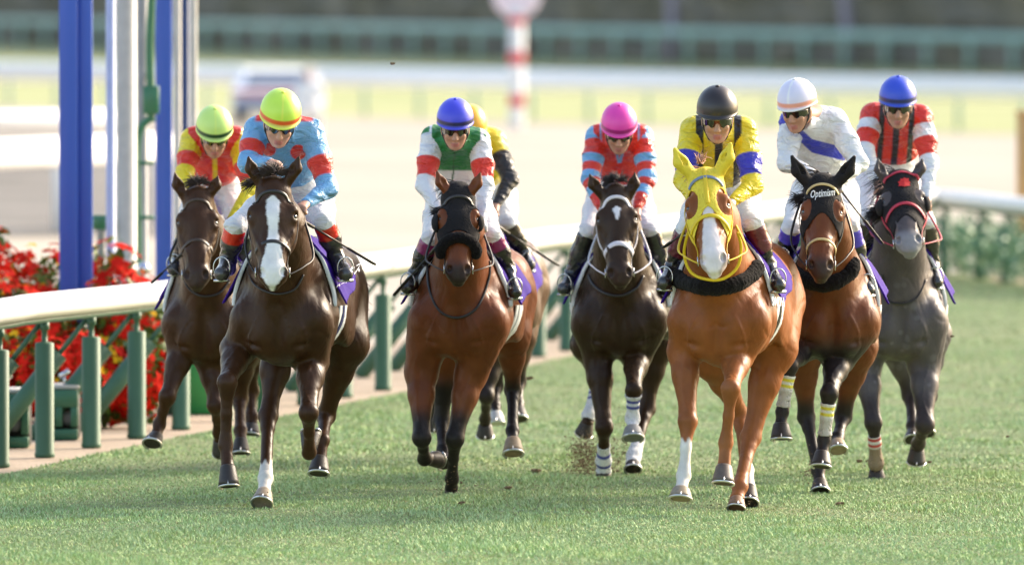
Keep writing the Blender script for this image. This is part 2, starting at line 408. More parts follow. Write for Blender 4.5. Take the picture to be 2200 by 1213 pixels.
    h = ns(key=key, D=D, S=S, q=q, W=W, H=H, body=body, root=root, prims=allp, head=hp + [pr[-1]], skull=hp[:nhead] + [pr[-1]], trunk=pr, legp=lp, Lt=Lt, B=B, Lh=Lh, A_=A_, N_=N_, g=g, gw=gw, P0=P0, legn=legn, legs=legs, C0=C0, ears=ears)
    col = colfn(h, V)
    m = mat("coat_" + key, rough=coat_rough, attr=True, noise=9, bump=(13, .45, .018, (1, 1, .6)), sheen=.0, grain=.25, spec=.22)
    h.bodyo = link_mesh("body", V, Qf, m, root, col=col)
    # eyes
    for s_ in (-1, 1):
        mb = MB(); c = H(s_ * .0940, .207, -.014); r = .0175 * g
        prof = [(r * math.sin(a), -r * math.cos(a)) for a in np.linspace(.05, math.pi - .05, 10)]
        mb.lathe(c, prof, 14, axis=N_); mb.build("eye", M_EYE, root)
    # hooves and shoes
    for j, lg in enumerate(legs):
        cor, sole = legn[j][3], legn[j][4]; toe = np.array(lg.get("toe", (0, -1, -.35)), float)
        a = unit(sole - cor); t = unit(toe - a * (toe @ a)); w = np.cross(a, t); ln = np.linalg.norm(sole - cor); hw = lg.get("hw", 1.0) * q
        V_, F_ = [], []; n = 22; rows = [(-.12, .036, 0), (0, .043, 0), (.3, .048, .008), (.75, .056, .020), (1.0, .060, .026), (1.0, .050, .026), (.93, .03, .02)]
        for (u_, r_, f_) in rows:
            for k in range(n):
                an = 2 * math.pi * k / n; rr = r_ * hw; ca, sa = math.cos(an), math.sin(an)
                fx = ca * (1.08 if ca > 0 else .85)
                V_.append(cor + a * (ln * u_) + t * (rr * fx + f_ * hw) + w * rr * sa)
        for i in range(len(rows) - 1):
            for k in range(n): F_.append((i * n + k, i * n + (k + 1) % n, (i + 1) * n + (k + 1) % n, (i + 1) * n + k))
        F_.append(tuple(range((len(rows) - 1) * n, len(rows) * n))); F_.append(tuple(range(n - 1, -1, -1)))
        hc_ = lg.get("hoof", (.036, .028, .024))
        ho = link_mesh("hoof", V_, F_, mat("hoof_%d_%d_%d" % tuple(int(c * 100) for c in hc_), hc_, .5, noise=40, grain=.25, bump=(60, .3, .004, (1, 1, 6))), root)
        mb = MB(); pts = []
        for an in np.linspace(-2.4, 2.4, 19):
            ca, sa = math.cos(an), math.sin(an); pts.append(sole + a * .004 + t * (.056 * hw * ca * 1.05 + .026 * hw) + w * .056 * hw * sa)
        mb.tube(pts, .0065 * hw / q, 6, flat=1.0); tc = sole + t * (.056 * 1.05 + .026) * hw
        mb.tube([tc + a * .004, tc - a * .022 + t * (-.004)], [.009, .002], 5)
        shoe = mb.build("horseshoe", M_SHOE, None, origin=tuple(sole)); shoe.parent = ho; shoe.location = Vector(sole) - wloc(ho)
    HORSES[key] = h
    return h

def drape(prims, x, y, D0, off=0.0, n=70, span=2.6):
    """first point of the shape met along the line of sight through a photo pixel (how far away the traced strap lies)"""
    d = np.linspace(D0 - 1.3, D0 + span - 1.3, n * 3); p = np.array([P(x, y, t) for t in d])
    v = (prims(p[:, 0], p[:, 1], p[:, 2]) if callable(prims) else field(prims, p[:, 0], p[:, 1], p[:, 2])) - off
    i = np.argmax(v < 0) if (v < 0).any() else int(np.argmin(v))
    if v[i] < 0 and i > 0:
        a, b = d[i - 1], d[i]
        t = a + (b - a) * v[i - 1] / (v[i - 1] - v[i] + 1e-12)
    else: t = d[i]
    return P(x, y, t)
def normal_at(prims, p):
    e = .004; g = []
    for i in range(3):
        a = np.array(p); b = np.array(p); a[i] += e; b[i] -= e
        g.append(float(field(prims, a[0], a[1], a[2]) - field(prims, b[0], b[1], b[2])))
    return unit(g)
def surf_snap(prims, p, off):
    p = np.array(p, float)
    for _ in range(4):
        v = float(field(prims, p[0], p[1], p[2])) - off; p = p - normal_at(prims, p) * v
    return p
def strap(h, pts, w, material, name, prims=None, th=.003, closed=False, parent=None, res=5, off=.002, px=True):
    """a leather strap that follows the skin through head-frame points (l, a, n) or traced pixels"""
    prims = prims or h.head
    if px: q3 = [drape(prims, x, y, h.D + h_d) for (x, y, h_d) in [(p[0], p[1], (p[2] if len(p) > 2 else 0)) for p in pts]]
    else: q3 = [h.H(*p) for p in pts]
    q3 = smooth_path(q3, res); q3 = [surf_snap(prims, p, off) for p in q3]; nr = [normal_at(prims, p) for p in q3]
    mb = MB(); mb.ribbon(q3, nr, w, th); return mb.build(name, material, parent or h.root)
def bridle(h, m_main, m_nose=None, m_brow=None, w=.0085, nose_w=None, nose_a=.37, ring=True, brow_a=.085, nose_tall=None, so=.002):
    H = h.H; m_nose = m_nose or m_main; m_brow = m_brow or m_main
    root = h.root
    # browband, noseband, cheek pieces wrap round the head in its own frame
    def arc(a0, l, n0, dn=0.0, k=9, th=1.25):
        out = []
        for an in np.linspace(-th, th, k):
            out.append((l * math.sin(an), a0 + dn * (1 - math.cos(an)), n0 * math.cos(an) - .03))
        return out
    e1 = strap(h, arc(brow_a, .105, .10, .05), w * 1.1, m_brow, "browband", px=False, off=so)
    e2 = strap(h, arc(nose_a, .09, .085, .05, th=1.7), nose_w or w * 1.3, m_nose, "noseband", px=False, off=so, th=(.003 if nose_tall is None else nose_tall))
    for s_ in (-1, 1):
        strap(h, [(s_ * .092, .10, -.06), (s_ * .105, .22, -.075), (s_ * .095, .34, -.07), (s_ * .075, .45, -.055), (s_ * .062, .52, -.04)], w, m_main, "cheekpiece", px=False, off=so)
        if ring:
            mb = MB(); c = H(s_ * .070, .525, -.03); pts = [c + h.A_ * .026 * math.cos(t) * h.g + h.N_ * .026 * math.sin(t) * h.g + h.Lh * s_ * .008 for t in np.linspace(0, 2 * math.pi, 15)]
            mb.tube(pts, .0035, 6, cap=False); mb.build("bit_ring", M_STEEL, root)
def reins(h, hands, m, w=.007):
    for s_, hd in zip((-1, 1), hands):
        a = h.H(s_ * .074, .53, -.045); b = np.array(hd); sg = .06
        mid = (a + b) / 2 + h.Lt * s_ * .10 * h.q - np.array((0, 0, sg))
        pts = smooth_path([a, a * .6 + mid * .4 + h.Lt * s_ * .03, mid, b], 6)
        mb = MB(); mb.tube(pts, w, 6, flat=.5); mb.build("rein", m, h.root)
def shell(h, prims, off, region, name, material, voxel=.007, colfn=None, parent=None, lo=None, hi=None, k_in=-.006, offf=None):
    """cloth that follows the body: the skin offset outwards, cut to a region"""
    A, L0, ax = grid(prims, voxel, off, lo, hi); x = ax[0][:, None, None]; y = ax[1][None, :, None]; z = ax[2][None, None, :]
    if offf is not None: off = offf(x, y, z)
    A = A - off
    if offf is not None: k_in = off - .014
    # thin it: keep only a layer
    A = np.maximum(A, -(A + off - k_in))
    r = region(x, y, z)
    A = np.maximum(A, r).astype(np.float32)
    V, Q = surfnets(A, L0, voxel, 1)
    if not len(V): print("EMPTY shell", name); return None
    return link_mesh(name, V, Q, material, parent or h.root, col=(colfn(V) if colfn else None))
def saddlery(h, cloth=True, d0=.25, d1=.82, zlow=-.18, girth_cols=None, slant=.12, flare=1.0):
    q = h.q; T = h.trunk
    def fr(x, y, z):
        rx, ry, rz = x - h.C0[0], y - h.C0[1], z - h.C0[2]
        return (rx * h.Lt[0] + ry * h.Lt[1]) / q, (rx * h.B[0] + ry * h.B[1]) / q, rz / q
    def reg(x, y, z):
        l, d, zz = fr(x, y, z)
        low = zlow - slant * (d - d0)
        return np.maximum(np.maximum(d0 - .10 * np.maximum(zz - .1, 0) - d, d - d1), low - zz) * q
    lo = h.body(-.6, .05, -.4) ; hi = h.body(.6, 1.25, .6); lo, hi = np.minimum(lo, hi), np.maximum(lo, hi)
    def offf(x, y, z):
        l, d, zz = fr(x, y, z); dn = np.clip((.26 - zz) / .30, 0, 1)
        return (.028 + .105 * dn * dn + .006 * np.sin(d * 38) * dn) * q
    h.clothf = lambda x, y, z: field(T, x, y, z) - offf(x, y, z)
    sc_ = shell(h, T, .15, reg, "saddlecloth", M_PURPLE, lo=lo, hi=hi, offf=offf)
    reg0 = lambda x, y, z: np.maximum(np.maximum(d0 - .022 - fr(x, y, z)[1], fr(x, y, z)[1] - (d0 + .012)), .02 - fr(x, y, z)[2]) * q
    shell(h, T, .026, reg0, "saddle_pad_edge", M_WHITE, lo=lo, hi=hi, k_in=.004)
    # girth with a coloured stripe down its middle
    gd = d0 + .22
    for (a, b, o, m_) in ((gd - .05, gd + .05, .014, M_WHITE), (gd - .018, gd + .018, .018, girth_cols or M_BRIDLE)):
        rg = lambda x, y, z, a=a, b=b: np.maximum(np.maximum(a - fr(x, y, z)[1], fr(x, y, z)[1] - b), fr(x, y, z)[2] - (zlow + .05)) * q
        shell(h, T, o, rg, "girth" if o < .016 else "girth_stripe", m_, lo=h.body(-.5, .2, -.6) * 0 + np.minimum(h.body(-.5, .2, -.6), h.body(.5, 1.0, -.6)), hi=np.maximum(h.body(-.5, .2, 0), h.body(.5, 1.0, 0)), k_in=.002)
    # saddle
    A = [Cone(h.body(0, .50, .325), h.body(0, .92, .31), .045 * q, .055 * q, .03, h.Lt, 2.6, 2.8), Cone(h.body(0, .93, .33), h.body(0, .98, .36), .04 * q, .025 * q, .03, h.Lt, 2.4, 2.6)]
    G, L0, _ = grid(A, .009); V, Qf = surfnets(G, L0, .009, 1); link_mesh("saddle", V, Qf, mat("black_saddle", (.02, .018, .018), .35), h.root)
    h.cloth = sc_
    return sc_
def band_on_leg(h, j, t0, t1, seg, off, name, material, colfn=None):
    """bandage round one cannon: seg = (node a, node b), t0..t1 along it"""
    a, b = h.legn[j][seg[0]], h.legn[j][seg[1]]; ax_ = b - a; ln = ax_ @ ax_
    pa = [p for p in h.legp if isinstance(p, (Cone, Ell))]
    mid = a + ax_ * (t0 + t1) / 2; rad = np.linalg.norm(ax_) * abs(t1 - t0) / 2 + .08
    lo, hi = mid - rad, mid + rad
    near = [p for p in pa if (np.minimum(p.hi, hi) > np.maximum(p.lo, lo)).all()]
    # keep only this leg's own shapes
    def tt(x, y, z): return ((x - a[0]) * ax_[0] + (y - a[1]) * ax_[1] + (z - a[2]) * ax_[2]) / ln
    def reg(x, y, z):
        t = tt(x, y, z); cx = a[0] + t * ax_[0]; cy = a[1] + t * ax_[1]; cz = a[2] + t * ax_[2]
        rr = np.sqrt((x - cx) ** 2 + (y - cy) ** 2 + (z - cz) ** 2) - .075
        return np.maximum(np.maximum(t0 - t, t - t1) * math.sqrt(ln), rr)
    cf = (lambda V: colfn(tt(V[:, 0], V[:, 1], V[:, 2]))) if colfn else None
    return shell(h, near, off, reg, name, material, voxel=.006, lo=lo, hi=hi, colfn=cf, k_in=.0)
def hair(h, roots, dirs, length, n, name, material, width=.004, spread=.25, parent=None, curl=.3, seed=1, grav=.3):
    rg = np.random.RandomState(seed); mb = MB()
    for i in range(n):
        t = rg.rand() * (len(roots) - 1); k = int(t); f = t - k; k2 = min(k + 1, len(roots) - 1)
        p = np.array(roots[k]) * (1 - f) + np.array(roots[k2]) * f + rg.randn(3) * .007
        d = unit(unit(np.array(dirs[k]) * (1 - f) + np.array(dirs[k2]) * f) + rg.randn(3) * spread); ln = length * rg.uniform(.5, 1.1); pts = [p]
        for s_ in range(5):
            d = unit(d + rg.randn(3) * curl * .35 + np.array((0, 0, -grav * .25))); pts.append(pts[-1] + d * ln / 5)
        mb.tube(pts, [width, width * .95, width * .8, width * .6, width * .35, width * .1], 3, cap=False)
    return mb.build(name, material, parent or h.root)
def sm(x, a, b): t = np.clip((x - a) / (b - a + 1e-9), 0, 1); return t * t * (3 - 2 * t)
def mixc(c, d, f): return c * (1 - f[:, None]) + np.array(d)[None, :] * f[:, None]
def head_coords(h, V): r = V - h.P0; return r @ h.Lh / h.gw, r @ h.A_ / h.g, r @ h.N_ / h.g
def coat(base, dapple=None, dark=None, legdark=.55, muzz=None, blaze=None, socks=(), black_below=None, mealy=None, ear=None):
    def fn(h, V):
        n = len(V); c = np.tile(np.array(base, float), (n, 1)); px, py = proj_px(V)
        r = (V - h.C0) / h.q; z = r[:, 2]
        l, a, nn = head_coords(h, V); onhead = (a > -.05) & (a < .75) & (np.abs(l) < .2) & (nn > -.3) & (nn < .2) & (V[:, 1] < h.P0[1] + .25)
        if dapple is not None:
            rd = np.random.RandomState(4); cen = V[rd.randint(0, n, 420)]; w1 = np.zeros(n)
            for p_ in cen: w1 = np.maximum(w1, 1 - np.linalg.norm(V - p_, axis=1) / (.026 * h.q * rd.uniform(.6, 1.3)))
            body_ = sm(-z, -.30, .02) * sm(z, -.62, -.45) * (~onhead); c = mixc(c, dapple, sm(w1, .0, .6) * body_ * .75); c = mixc(c, dapple, body_ * .22)
        if mealy is not None: c = mixc(c, mealy, sm(-z, .05, .45) * sm(np.abs(r @ h.Lt), .3, .0) * .5)
        if dark is not None:      # black points: lower legs
            for j, nd in enumerate(h.legn):
                kn = nd[1]; dd = np.sqrt(((V[:, :2] - kn[None, :2]) ** 2).sum(1)); up = .10 if j < 2 else .04
                f = sm(-(V[:, 2] - kn[2]) / h.q, -up - .12, -up + .04) * (dd < .6); c = mixc(c, dark, f * (~onhead))
        if muzz is not None: c = mixc(c, muzz, sm(a, .46, .56) * onhead)
        if ear is not None and onhead is not None: c = mixc(c, ear, sm(-a, .02, .12) * (np.abs(l) < .25) * (V[:, 1] < h.P0[1] + .12))
        if blaze is not None:
            w = np.interp(a, blaze[0], blaze[1]); ce = np.interp(a, blaze[0], blaze[2]) if len(blaze) > 2 else 0
            jag = (.0014 * np.sin(a * 130 + l * 60) + .0012 * np.sin(a * 411 + l * 200)) * (w > .002)
            c = mixc(c, blaze[3] if len(blaze) > 3 else (.78, .76, .76), sm(w + jag - np.abs(l - ce), -.004, .004) * (w > .003) * (nn > -.07) * onhead)
        for (x0, x1, y0, wd0, wd1) in socks:
            f = (px > x0) & (px < x1) & (V[:, 1] > wd0) & (V[:, 1] < wd1); jag = 5 * np.sin(px * .4)
            c = mixc(c, (.72, .68, .64), sm(py + jag, y0 - 4, y0 + 4) * f)
        return c
    return fn
# ------------------------------------------------------------------ the eight horses, traced joint by joint (photo x, photo y, metres behind the chest)
TD = (0, -.35, -1); TU = (0, -1, .25)
hB = make_horse("seal_brown", "dark brown horse with a broad white blaze down its face, in front on the left", 62.9, 387, (597, 668), (676, 640),
    ((533, 335), (642, 335)), ((553, 382), (622, 382)), (587, 388, -.42), (585, 616, -.68), [
    dict(n=[(510, 752, .20), (488, 822, -.14), (484, 955, -.12), (489, 1004, -.17), (492, 1046, -.20)], hw=1.0),
    dict(n=[(668, 775, .20), (663, 886, -.12), (664, 972, .10), (664, 962, .24), (666, 925, .30)], toe=TD),
    dict(n=[(602, 730, 1.0), (576, 893, .80), (570, 1028, .46), (567, 1058, .36), (562, 1086, .30)], toe=(0, -1, .3), hw=1.05, hoof=(.30, .24, .18)),
    dict(n=[(745, 735, 1.05), (700, 893, 1.25), (692, 945, 1.02), (687, 985, .97), (684, 1020, .93)], hw=1.05)],
    coat((.047, .0185, .007), blaze=([.10, .13, .2, .3, .42, .5, .56, .60, .63], [0, .030, .030, .020, .036, .052, .050, .03, .0], [.0, .0, .0, .002, .005, 0, 0, 0, 0]), socks=((535, 605, 992, 0, 99),), mealy=(.062, .027, .012)))
hE = make_horse("chestnut", "chestnut horse in a yellow mask with a white nose, in front on the right", 62.5, 385, (1540, 668), (1610, 640),
    ((1450, 321), (1569, 310)), ((1480, 368), (1549, 360)), (1514, 372, -.42), (1535, 586, -.74), [
    dict(n=[(1471, 755, .18), (1478, 905, .0), (1469, 1022, -.10), (1464, 1050, -.16), (1462, 1074, -.185)], toe=(0, -1, .25), hw=1.12, hoof=(.26, .21, .15)),
    dict(n=[(1583, 763, .15), (1571, 835, -.20), (1560, 950, -.14), (1556, 1003, -.17), (1553, 1040, -.20)], hw=1.08, hoof=(.12, .09, .075)),
    dict(n=[(1535, 770, .95), (1590, 892, 1.20), (1604, 1010, .95), (1610, 1050, .85), (1608, 1085, .78)]),
    dict(n=[(1662, 745, .85), (1613, 940, .72), (1590, 1045, .45), (1584, 1070, .40), (1581, 1095, .36)], w=1.08, hw=.9, hoof=(.22, .12, .07))],
    coat((.255, .074, .019), blaze=([.20, .24, .3, .4, .5, .56, .60, .65], [0, .028, .028, .042, .050, .052, .035, .0], [0] * 8, (.74, .66, .66)), muzz=(.45, .36, .34), mealy=(.34, .14, .06),
         socks=((1440, 1500, 945, 0, 62.7), (1597, 1640, 975, 63.22, 99))), fw=1.07)
hC = make_horse("bright_bay", "bright bay horse in a black mask and black sheepskin noseband, in the middle", 64.7, 345, (978, 668), (1050, 640),
    ((938, 367), (1033, 369)), ((962, 410), (1010, 413)), (985, 402, -.35), (985, 606, -.62), [
    dict(n=[(905, 800, .20), (906, 940, .0), (912, 985, .22), (920, 985, .30), (940, 976, .38)], toe=(-.3, -.4, -1), w=1.12),
    dict(n=[(1010, 805, .20), (977, 942, .05), (971, 1028, .28), (970, 1046, .33), (969, 1062, .36)], w=1.1, hw=.8),
    dict(n=[(958, 760, 1.1), (948, 905, 1.1), (952, 965, .9), (956, 982, .85), (960, 1002, .8)]),
    dict(n=[(1098, 720, 1.15), (1102, 838, 1.35), (1101, 925, 1.12), (1102, 946, 1.05), (1103, 978, 1.0)], hw=1.15, hoof=(.30, .22, .14))],
    coat((.165, .046, .015), dark=(.022, .017, .016), muzz=(.04, .025, .02), mealy=(.22, .075, .03)), chest_w=1.12, fw=1.1)
hC2 = make_horse("mahogany", "brown horse almost hidden behind the black-masked bay in the middle", 69.0, 325, (1030, 650), (1082, 612),
    ((975, 400), (1045, 400)), ((992, 430), (1030, 430)), (1010, 425, -.3), (1008, 600, -.6), [
    dict(n=[(962, 770, .20), (940, 820, -.1), (936, 880, .02), (934, 895, .05), (933, 915, .08)]),
    dict(n=[(1050, 780, .20), (1045, 850, .1), (1042, 900, .3), (1042, 912, .33), (1042, 930, .36)]),
    dict(n=[(1068, 720, 1.0), (1064, 830, 1.2), (1063, 872, 1.05), (1066, 888, 1.0), (1068, 912, .97)], hoof=(.6, .6, .6)),
    dict(n=[(1112, 720, 1.1), (1114, 820, 1.3), (1113, 868, 1.15), (1115, 880, 1.1), (1117, 904, 1.05)])],
    coat((.085, .038, .022), dark=(.03, .022, .02), socks=((1040, 1095, 885, 69.5, 99),)), voxel=.011, fw=1.1)
hD = make_horse("near_black", "near-black horse with a small white star and white bridle, in the centre of the field", 67.0, 338, (1330, 668), (1352, 635),
    ((1267, 374), (1364, 371)), ((1290, 412), (1353, 412)), (1322, 402, -.38), (1333, 614, -.66), [
    dict(n=[(1285, 760, .18), (1298, 918, .0), (1297, 990, .20), (1297, 1010, .24), (1297, 1030, .26)], w=1.08),
    dict(n=[(1367, 765, .18), (1361, 838, -.20), (1359, 900, -.14), (1359, 920, -.18), (1360, 945, -.22)], toe=(0, -1, .2), hw=1.2, hoof=(.25, .25, .25)),
    dict(n=[(1270, 740, 1.15), (1286, 820, 1.4), (1266, 893, 1.30), (1262, 908, 1.27), (1256, 927, 1.3)], toe=(-.2, -1, -.4)),
    dict(n=[(1406, 740, 1.0), (1390, 878, .95), (1362, 980, .60), (1360, 994, .54), (1360, 1012, .50)])],
    coat((.040, .020, .010), blaze=([.13, .15, .19, .24], [0, .022, .013, 0]), muzz=(.05, .03, .022)), chest_w=1.08, fw=1.06)
hF = make_horse("dark_bay", "dark bay horse in a black hood with white script lettering, right of the chestnut", 64.2, 360, (1788, 668), (1772, 640),
    ((1702, 337), (1835, 338)), ((1733, 388), (1803, 386)), (1768, 384, -.40), (1763, 598, -.68), [
    dict(n=[(1722, 745, .18), (1697, 785, -.20), (1681, 884, -.18), (1678, 912, -.2), (1679, 944, -.22)], hw=1.1),
    dict(n=[(1803, 770, .18), (1782, 845, -.14), (1771, 945, -.10), (1767, 973, -.13), (1764, 1004, -.16)], hw=1.05),
    dict(n=[(1725, 750, 1.05), (1733, 895, 1.2), (1758, 1010, .98), (1762, 1035, .93), (1763, 1060, .88)]),
    dict(n=[(1840, 745, 1.1), (1812, 895, 1.3), (1800, 940, 1.15), (1800, 950, 1.1), (1802, 972, 1.05)], hoof=(.3, .22, .15))],
    coat((.150, .044, .015), dark=(.028, .022, .022), muzz=(.05, .03, .025), mealy=(.17, .06, .03)), fw=1.05)
hG = make_horse("iron_grey", "dappled iron-grey horse in a black hood, rightmost of the field", 66.8, 350, (1935, 668), (1916, 640),
    ((1886, 339), (1981, 341)), ((1901, 382), (1967, 378)), (1934, 374, -.36), (1955, 540, -.80), [
    dict(n=[(1862, 790, .18), (1877, 908, .0), (1883, 995, .13), (1883, 1010, .16), (1884, 1030, .18)]),
    dict(n=[(1986, 785, .18), (1988, 912, -.05), (1974, 952, .18), (1971, 962, .24), (1969, 988, .27)], w=1.1),
    dict(n=[(1930, 740, 1.1), (1957, 850, 1.1), (1962, 915, .9), (1962, 930, .85), (1962, 950, .8)]),
    dict(n=[(2000, 720, 1.1), (1996, 850, 1.3), (1990, 900, 1.15), (1990, 912, 1.1), (1990, 935, 1.05)])],
    coat((.085, .070, .070), dapple=(.17, .155, .16), dark=(.045, .034, .034), muzz=(.25, .25, .27), ear=(.25, .24, .26)), fw=1.15)
hA = make_horse("plain_brown", "plain dark brown horse with no white on its face, leftmost of the field", 67.2, 345, (440, 680), (500, 645),
    ((375, 370), (468, 377)), ((395, 418), (452, 413)), (425, 408, -.36), (421, 618, -.62), [
    dict(n=[(392, 750, .15), (359, 852, -.05), (342, 912, .0), (335, 936, -.05), (330, 958, -.10)], toe=(-.4, -1, 0), hw=1.05),
    dict(n=[(455, 780, .2), (462, 870, .1), (470, 930, .3), (472, 945, .35), (475, 965, .4)]),
    dict(n=[(520, 750, 1.1), (515, 858, 1.2), (516, 925, 1.0), (517, 945, .95), (517, 975, .92)]),
    dict(n=[(532, 740, 1.3), (538, 840, 1.5), (540, 895, 1.4), (540, 912, 1.38), (538, 934, 1.36)])],
    coat((.056, .022, .008), muzz=(.05, .028, .02), mealy=(.06, .027, .014)), fw=1.1)
def full(n, c): return np.tile(np.array(c, float), (n, 1))
def band(v, a, b, e=.012): return sm(v, a - e, a + e) * sm(-v, -b - e, -b + e)
# ------------------------------------------------------------------ tack, hoods, bandages, manes
M_YELT = mat("yellow_webbing", (.80, .55, .02), .5, grain=.05); M_YELH = mat("yellow_mask", (.82, .62, .05), .65, grain=.08, noise=30, bump=(300, .08, .001, (1, 1, 1)))
M_BLKH = mat("black_hood", (.016, .014, .015), .8, grain=.15, spec=.2, sheen=.03, bump=(220, .3, .002, (1, 1, 1))); M_WTAPE = mat("white_bridle_tape", (.74, .70, .74), .5); M_REDT = mat("red_webbing", (.50, .03, .06), .45)
M_GOLD = mat("gold_piping", (.62, .47, .22), .4); M_FLEECE = mat("black_sheepskin", (.011, .009, .009), .95, spec=.1, sheen=.06, grain=.4, noise=60, bump=(90, .9, .012, (1, 1, 1))); M_TAN = mat("brown_leather", (.06, .035, .022), .4)
def headgrid(h, x, y, z):
    rx, ry, rz = x - h.P0[0], y - h.P0[1], z - h.P0[2]
    return tuple((rx * v[0] + ry * v[1] + rz * v[2]) / s for v, s in ((h.Lh, h.gw), (h.A_, h.g), (h.N_, h.g)))
def hood(h, m, low_c, low_s, ears, holes, name="hood", back=-.13, off=.006, stripe=None):
    def reg(x, y, z):
        l, a, n = headgrid(h, x, y, z); al = np.abs(l)
        low = low_c + (low_s - low_c) * np.clip(al / .09, 0, 1.3) ** 1.5
        r = np.maximum(a - low, back + .25 * np.clip(-a, 0, .3) * 0 - n)
        r = np.maximum(r, (-.045 if not ears else -.30) - a)
        for (hl, ha, rl, ra) in holes:
            r = np.maximum(r, (1 - np.sqrt(((al - hl) / rl) ** 2 + ((a - ha) / ra) ** 2)) * min(rl, ra))
        return r * h.g
    pr = h.head if ears else h.skull
    P_ = [h.H(*c) for c in ((-.2, -.3, -.25), (.2, -.3, .2), (-.2, .55, -.25), (.2, .55, .2), (-.2, -.3, .2), (.2, .55, .2), (-.2, .55, .2), (.2, -.3, -.25))]
    return shell(h, pr, off, reg, name, m, voxel=.0055, lo=np.min(P_, 0), hi=np.max(P_, 0), k_in=-.001)
def neck_band(h, pts, m, name, r=.006, flat=None, bumps=0, D0=0, off=.006):
    q3 = [drape(h.trunk, x, y, h.D + D0, off) for (x, y) in pts]; q3 = smooth_path(q3, 6)
    if bumps:
        pr = [Cone(a, b, r + rng.uniform(-bumps, bumps), r + rng.uniform(-bumps, bumps), .02) for a, b in zip(q3[:-1:2], q3[2::2])]
        A, L0, ax = grid(pr, .008, .01); x, y, z = ax[0][:, None, None], ax[1][None, :, None], ax[2][None, None, :]
        A = A + (.005 * np.sin(x * 160 + 2 * np.sin(z * 90)) * np.sin(z * 150 + y * 130)).astype(np.float32) + (rng.rand(*A.shape).astype(np.float32) - .5) * .004
        V, Q = surfnets(A, L0, .008, 1); return link_mesh(name, V, Q, m, h.root)
    mb = MB(); mb.tube(q3, r, 8, flat=flat); return mb.build(name, m, h.root)
def letters(h, text, prims, org, ux, uy, material, name, parent, off=.036, px_size=20, shear=0.0, D0=0):
    """lettering cut from cloth: glyph outlines laid on the surface; org/ux/uy are traced pixels"""
    cu = bpy.data.curves.new("t", 'FONT'); cu.body = text; cu.size = 1.0; cu.shear = shear; cu.resolution_u = 2; cu.offset = .012
    to = bpy.data.objects.new("t", cu); COL.objects.link(to); dg = bpy.context.evaluated_depsgraph_get(); me = bpy.data.meshes.new_from_object(to.evaluated_get(dg))
    bpy.data.objects.remove(to)
    import bmesh as _b
    bm = _b.new(); bm.from_mesh(me); _b.ops.triangulate(bm, faces=bm.faces); _b.ops.subdivide_edges(bm, edges=[e for e in bm.edges if e.calc_length() > .25], cuts=2); _b.ops.triangulate(bm, faces=bm.faces)
    V = []
    for v in bm.verts:
        x = org[0] + ux[0] * v.co.x + uy[0] * v.co.y; y = org[1] + ux[1] * v.co.x + uy[1] * v.co.y; V.append(drape(prims, x, y, h.D + D0, off))
    Fs = [tuple(l.vert.index for l in f.loops) for f in bm.faces]; bm.free()
    return link_mesh(name, V, Fs, material, parent, smooth=False)

for h, gm in ((hB, mat("navy_stripe", (.02, .03, .12), .6)), (hE, M_BRIDLE), (hC, M_WHITE), (hD, M_WHITE), (hF, M_WHITE), (hG, M_WHITE), (hA, M_WHITE), (hC2, M_WHITE)): saddlery(h, girth_cols=gm, zlow=.03, slant=-.24)
bridle(hB, M_BRIDLE); bridle(hA, M_BRIDLE, M_TAN, M_TAN, nose_a=.33)
bridle(hD, M_WTAPE, M_WTAPE, M_WTAPE, w=.010, nose_w=.017)
hood(hC, M_BLKH, .30, .33, False, [(.098, .205, .034, .060)]); bridle(hC, M_BRIDLE, nose_a=.36, so=.009)
hood(hE, M_YELH, .235, .40, True, [(.088, .185, .040, .085)], name="mask"); bridle(hE, M_YELT, M_YELT, mat("blue_grey_piping", (.20, .25, .38), .5), w=.008, nose_w=.011, nose_a=.29, brow_a=.055, so=.010)
hood(hF, M_BLKH, .235, .33, True, [(.092, .19, .032, .072)]); bridle(hF, M_BRIDLE, M_GOLD, M_GOLD, w=.007, nose_w=.008, nose_a=.40, brow_a=.06, so=.010)
hood(hG, M_BLKH, .37, .50, False, [(.092, .185, .030, .062)]); bridle(hG, M_REDT, M_REDT, M_REDT, w=.008, nose_w=.010, nose_a=.28, brow_a=.03, so=.010); bridle(hC2, M_BRIDLE)
# yellow centre seam of the mask
strap(hE, [(0, -.02, .05), (0, .06, .08), (0, .14, .08), (0, .225, .07)], .011, M_YELT, "mask_seam", px=False, off=.010)
def roll(h, a0, w_, r_, m, name="sheepskin_noseband"):
    q3 = [surf_snap(h.skull, h.H(w_ * math.sin(t), a0 + .05 * (1 - math.cos(t)), .07 * math.cos(t) - .03), r_ * .7) for t in np.linspace(-1.7, 1.7, 15)]
    pr = [Cone(a, b, r_, r_, .01) for a, b in zip(q3[:-1], q3[1:])]; A, L0, _ = grid(pr, .006, .01); A = A + (rng.rand(*A.shape).astype(np.float32) - .5) * .006
    V, Q = surfnets(A, L0, .006, 1); link_mesh(name, V, Q, m, h.root)
roll(hC, .36, .085, .030, M_FLEECE)
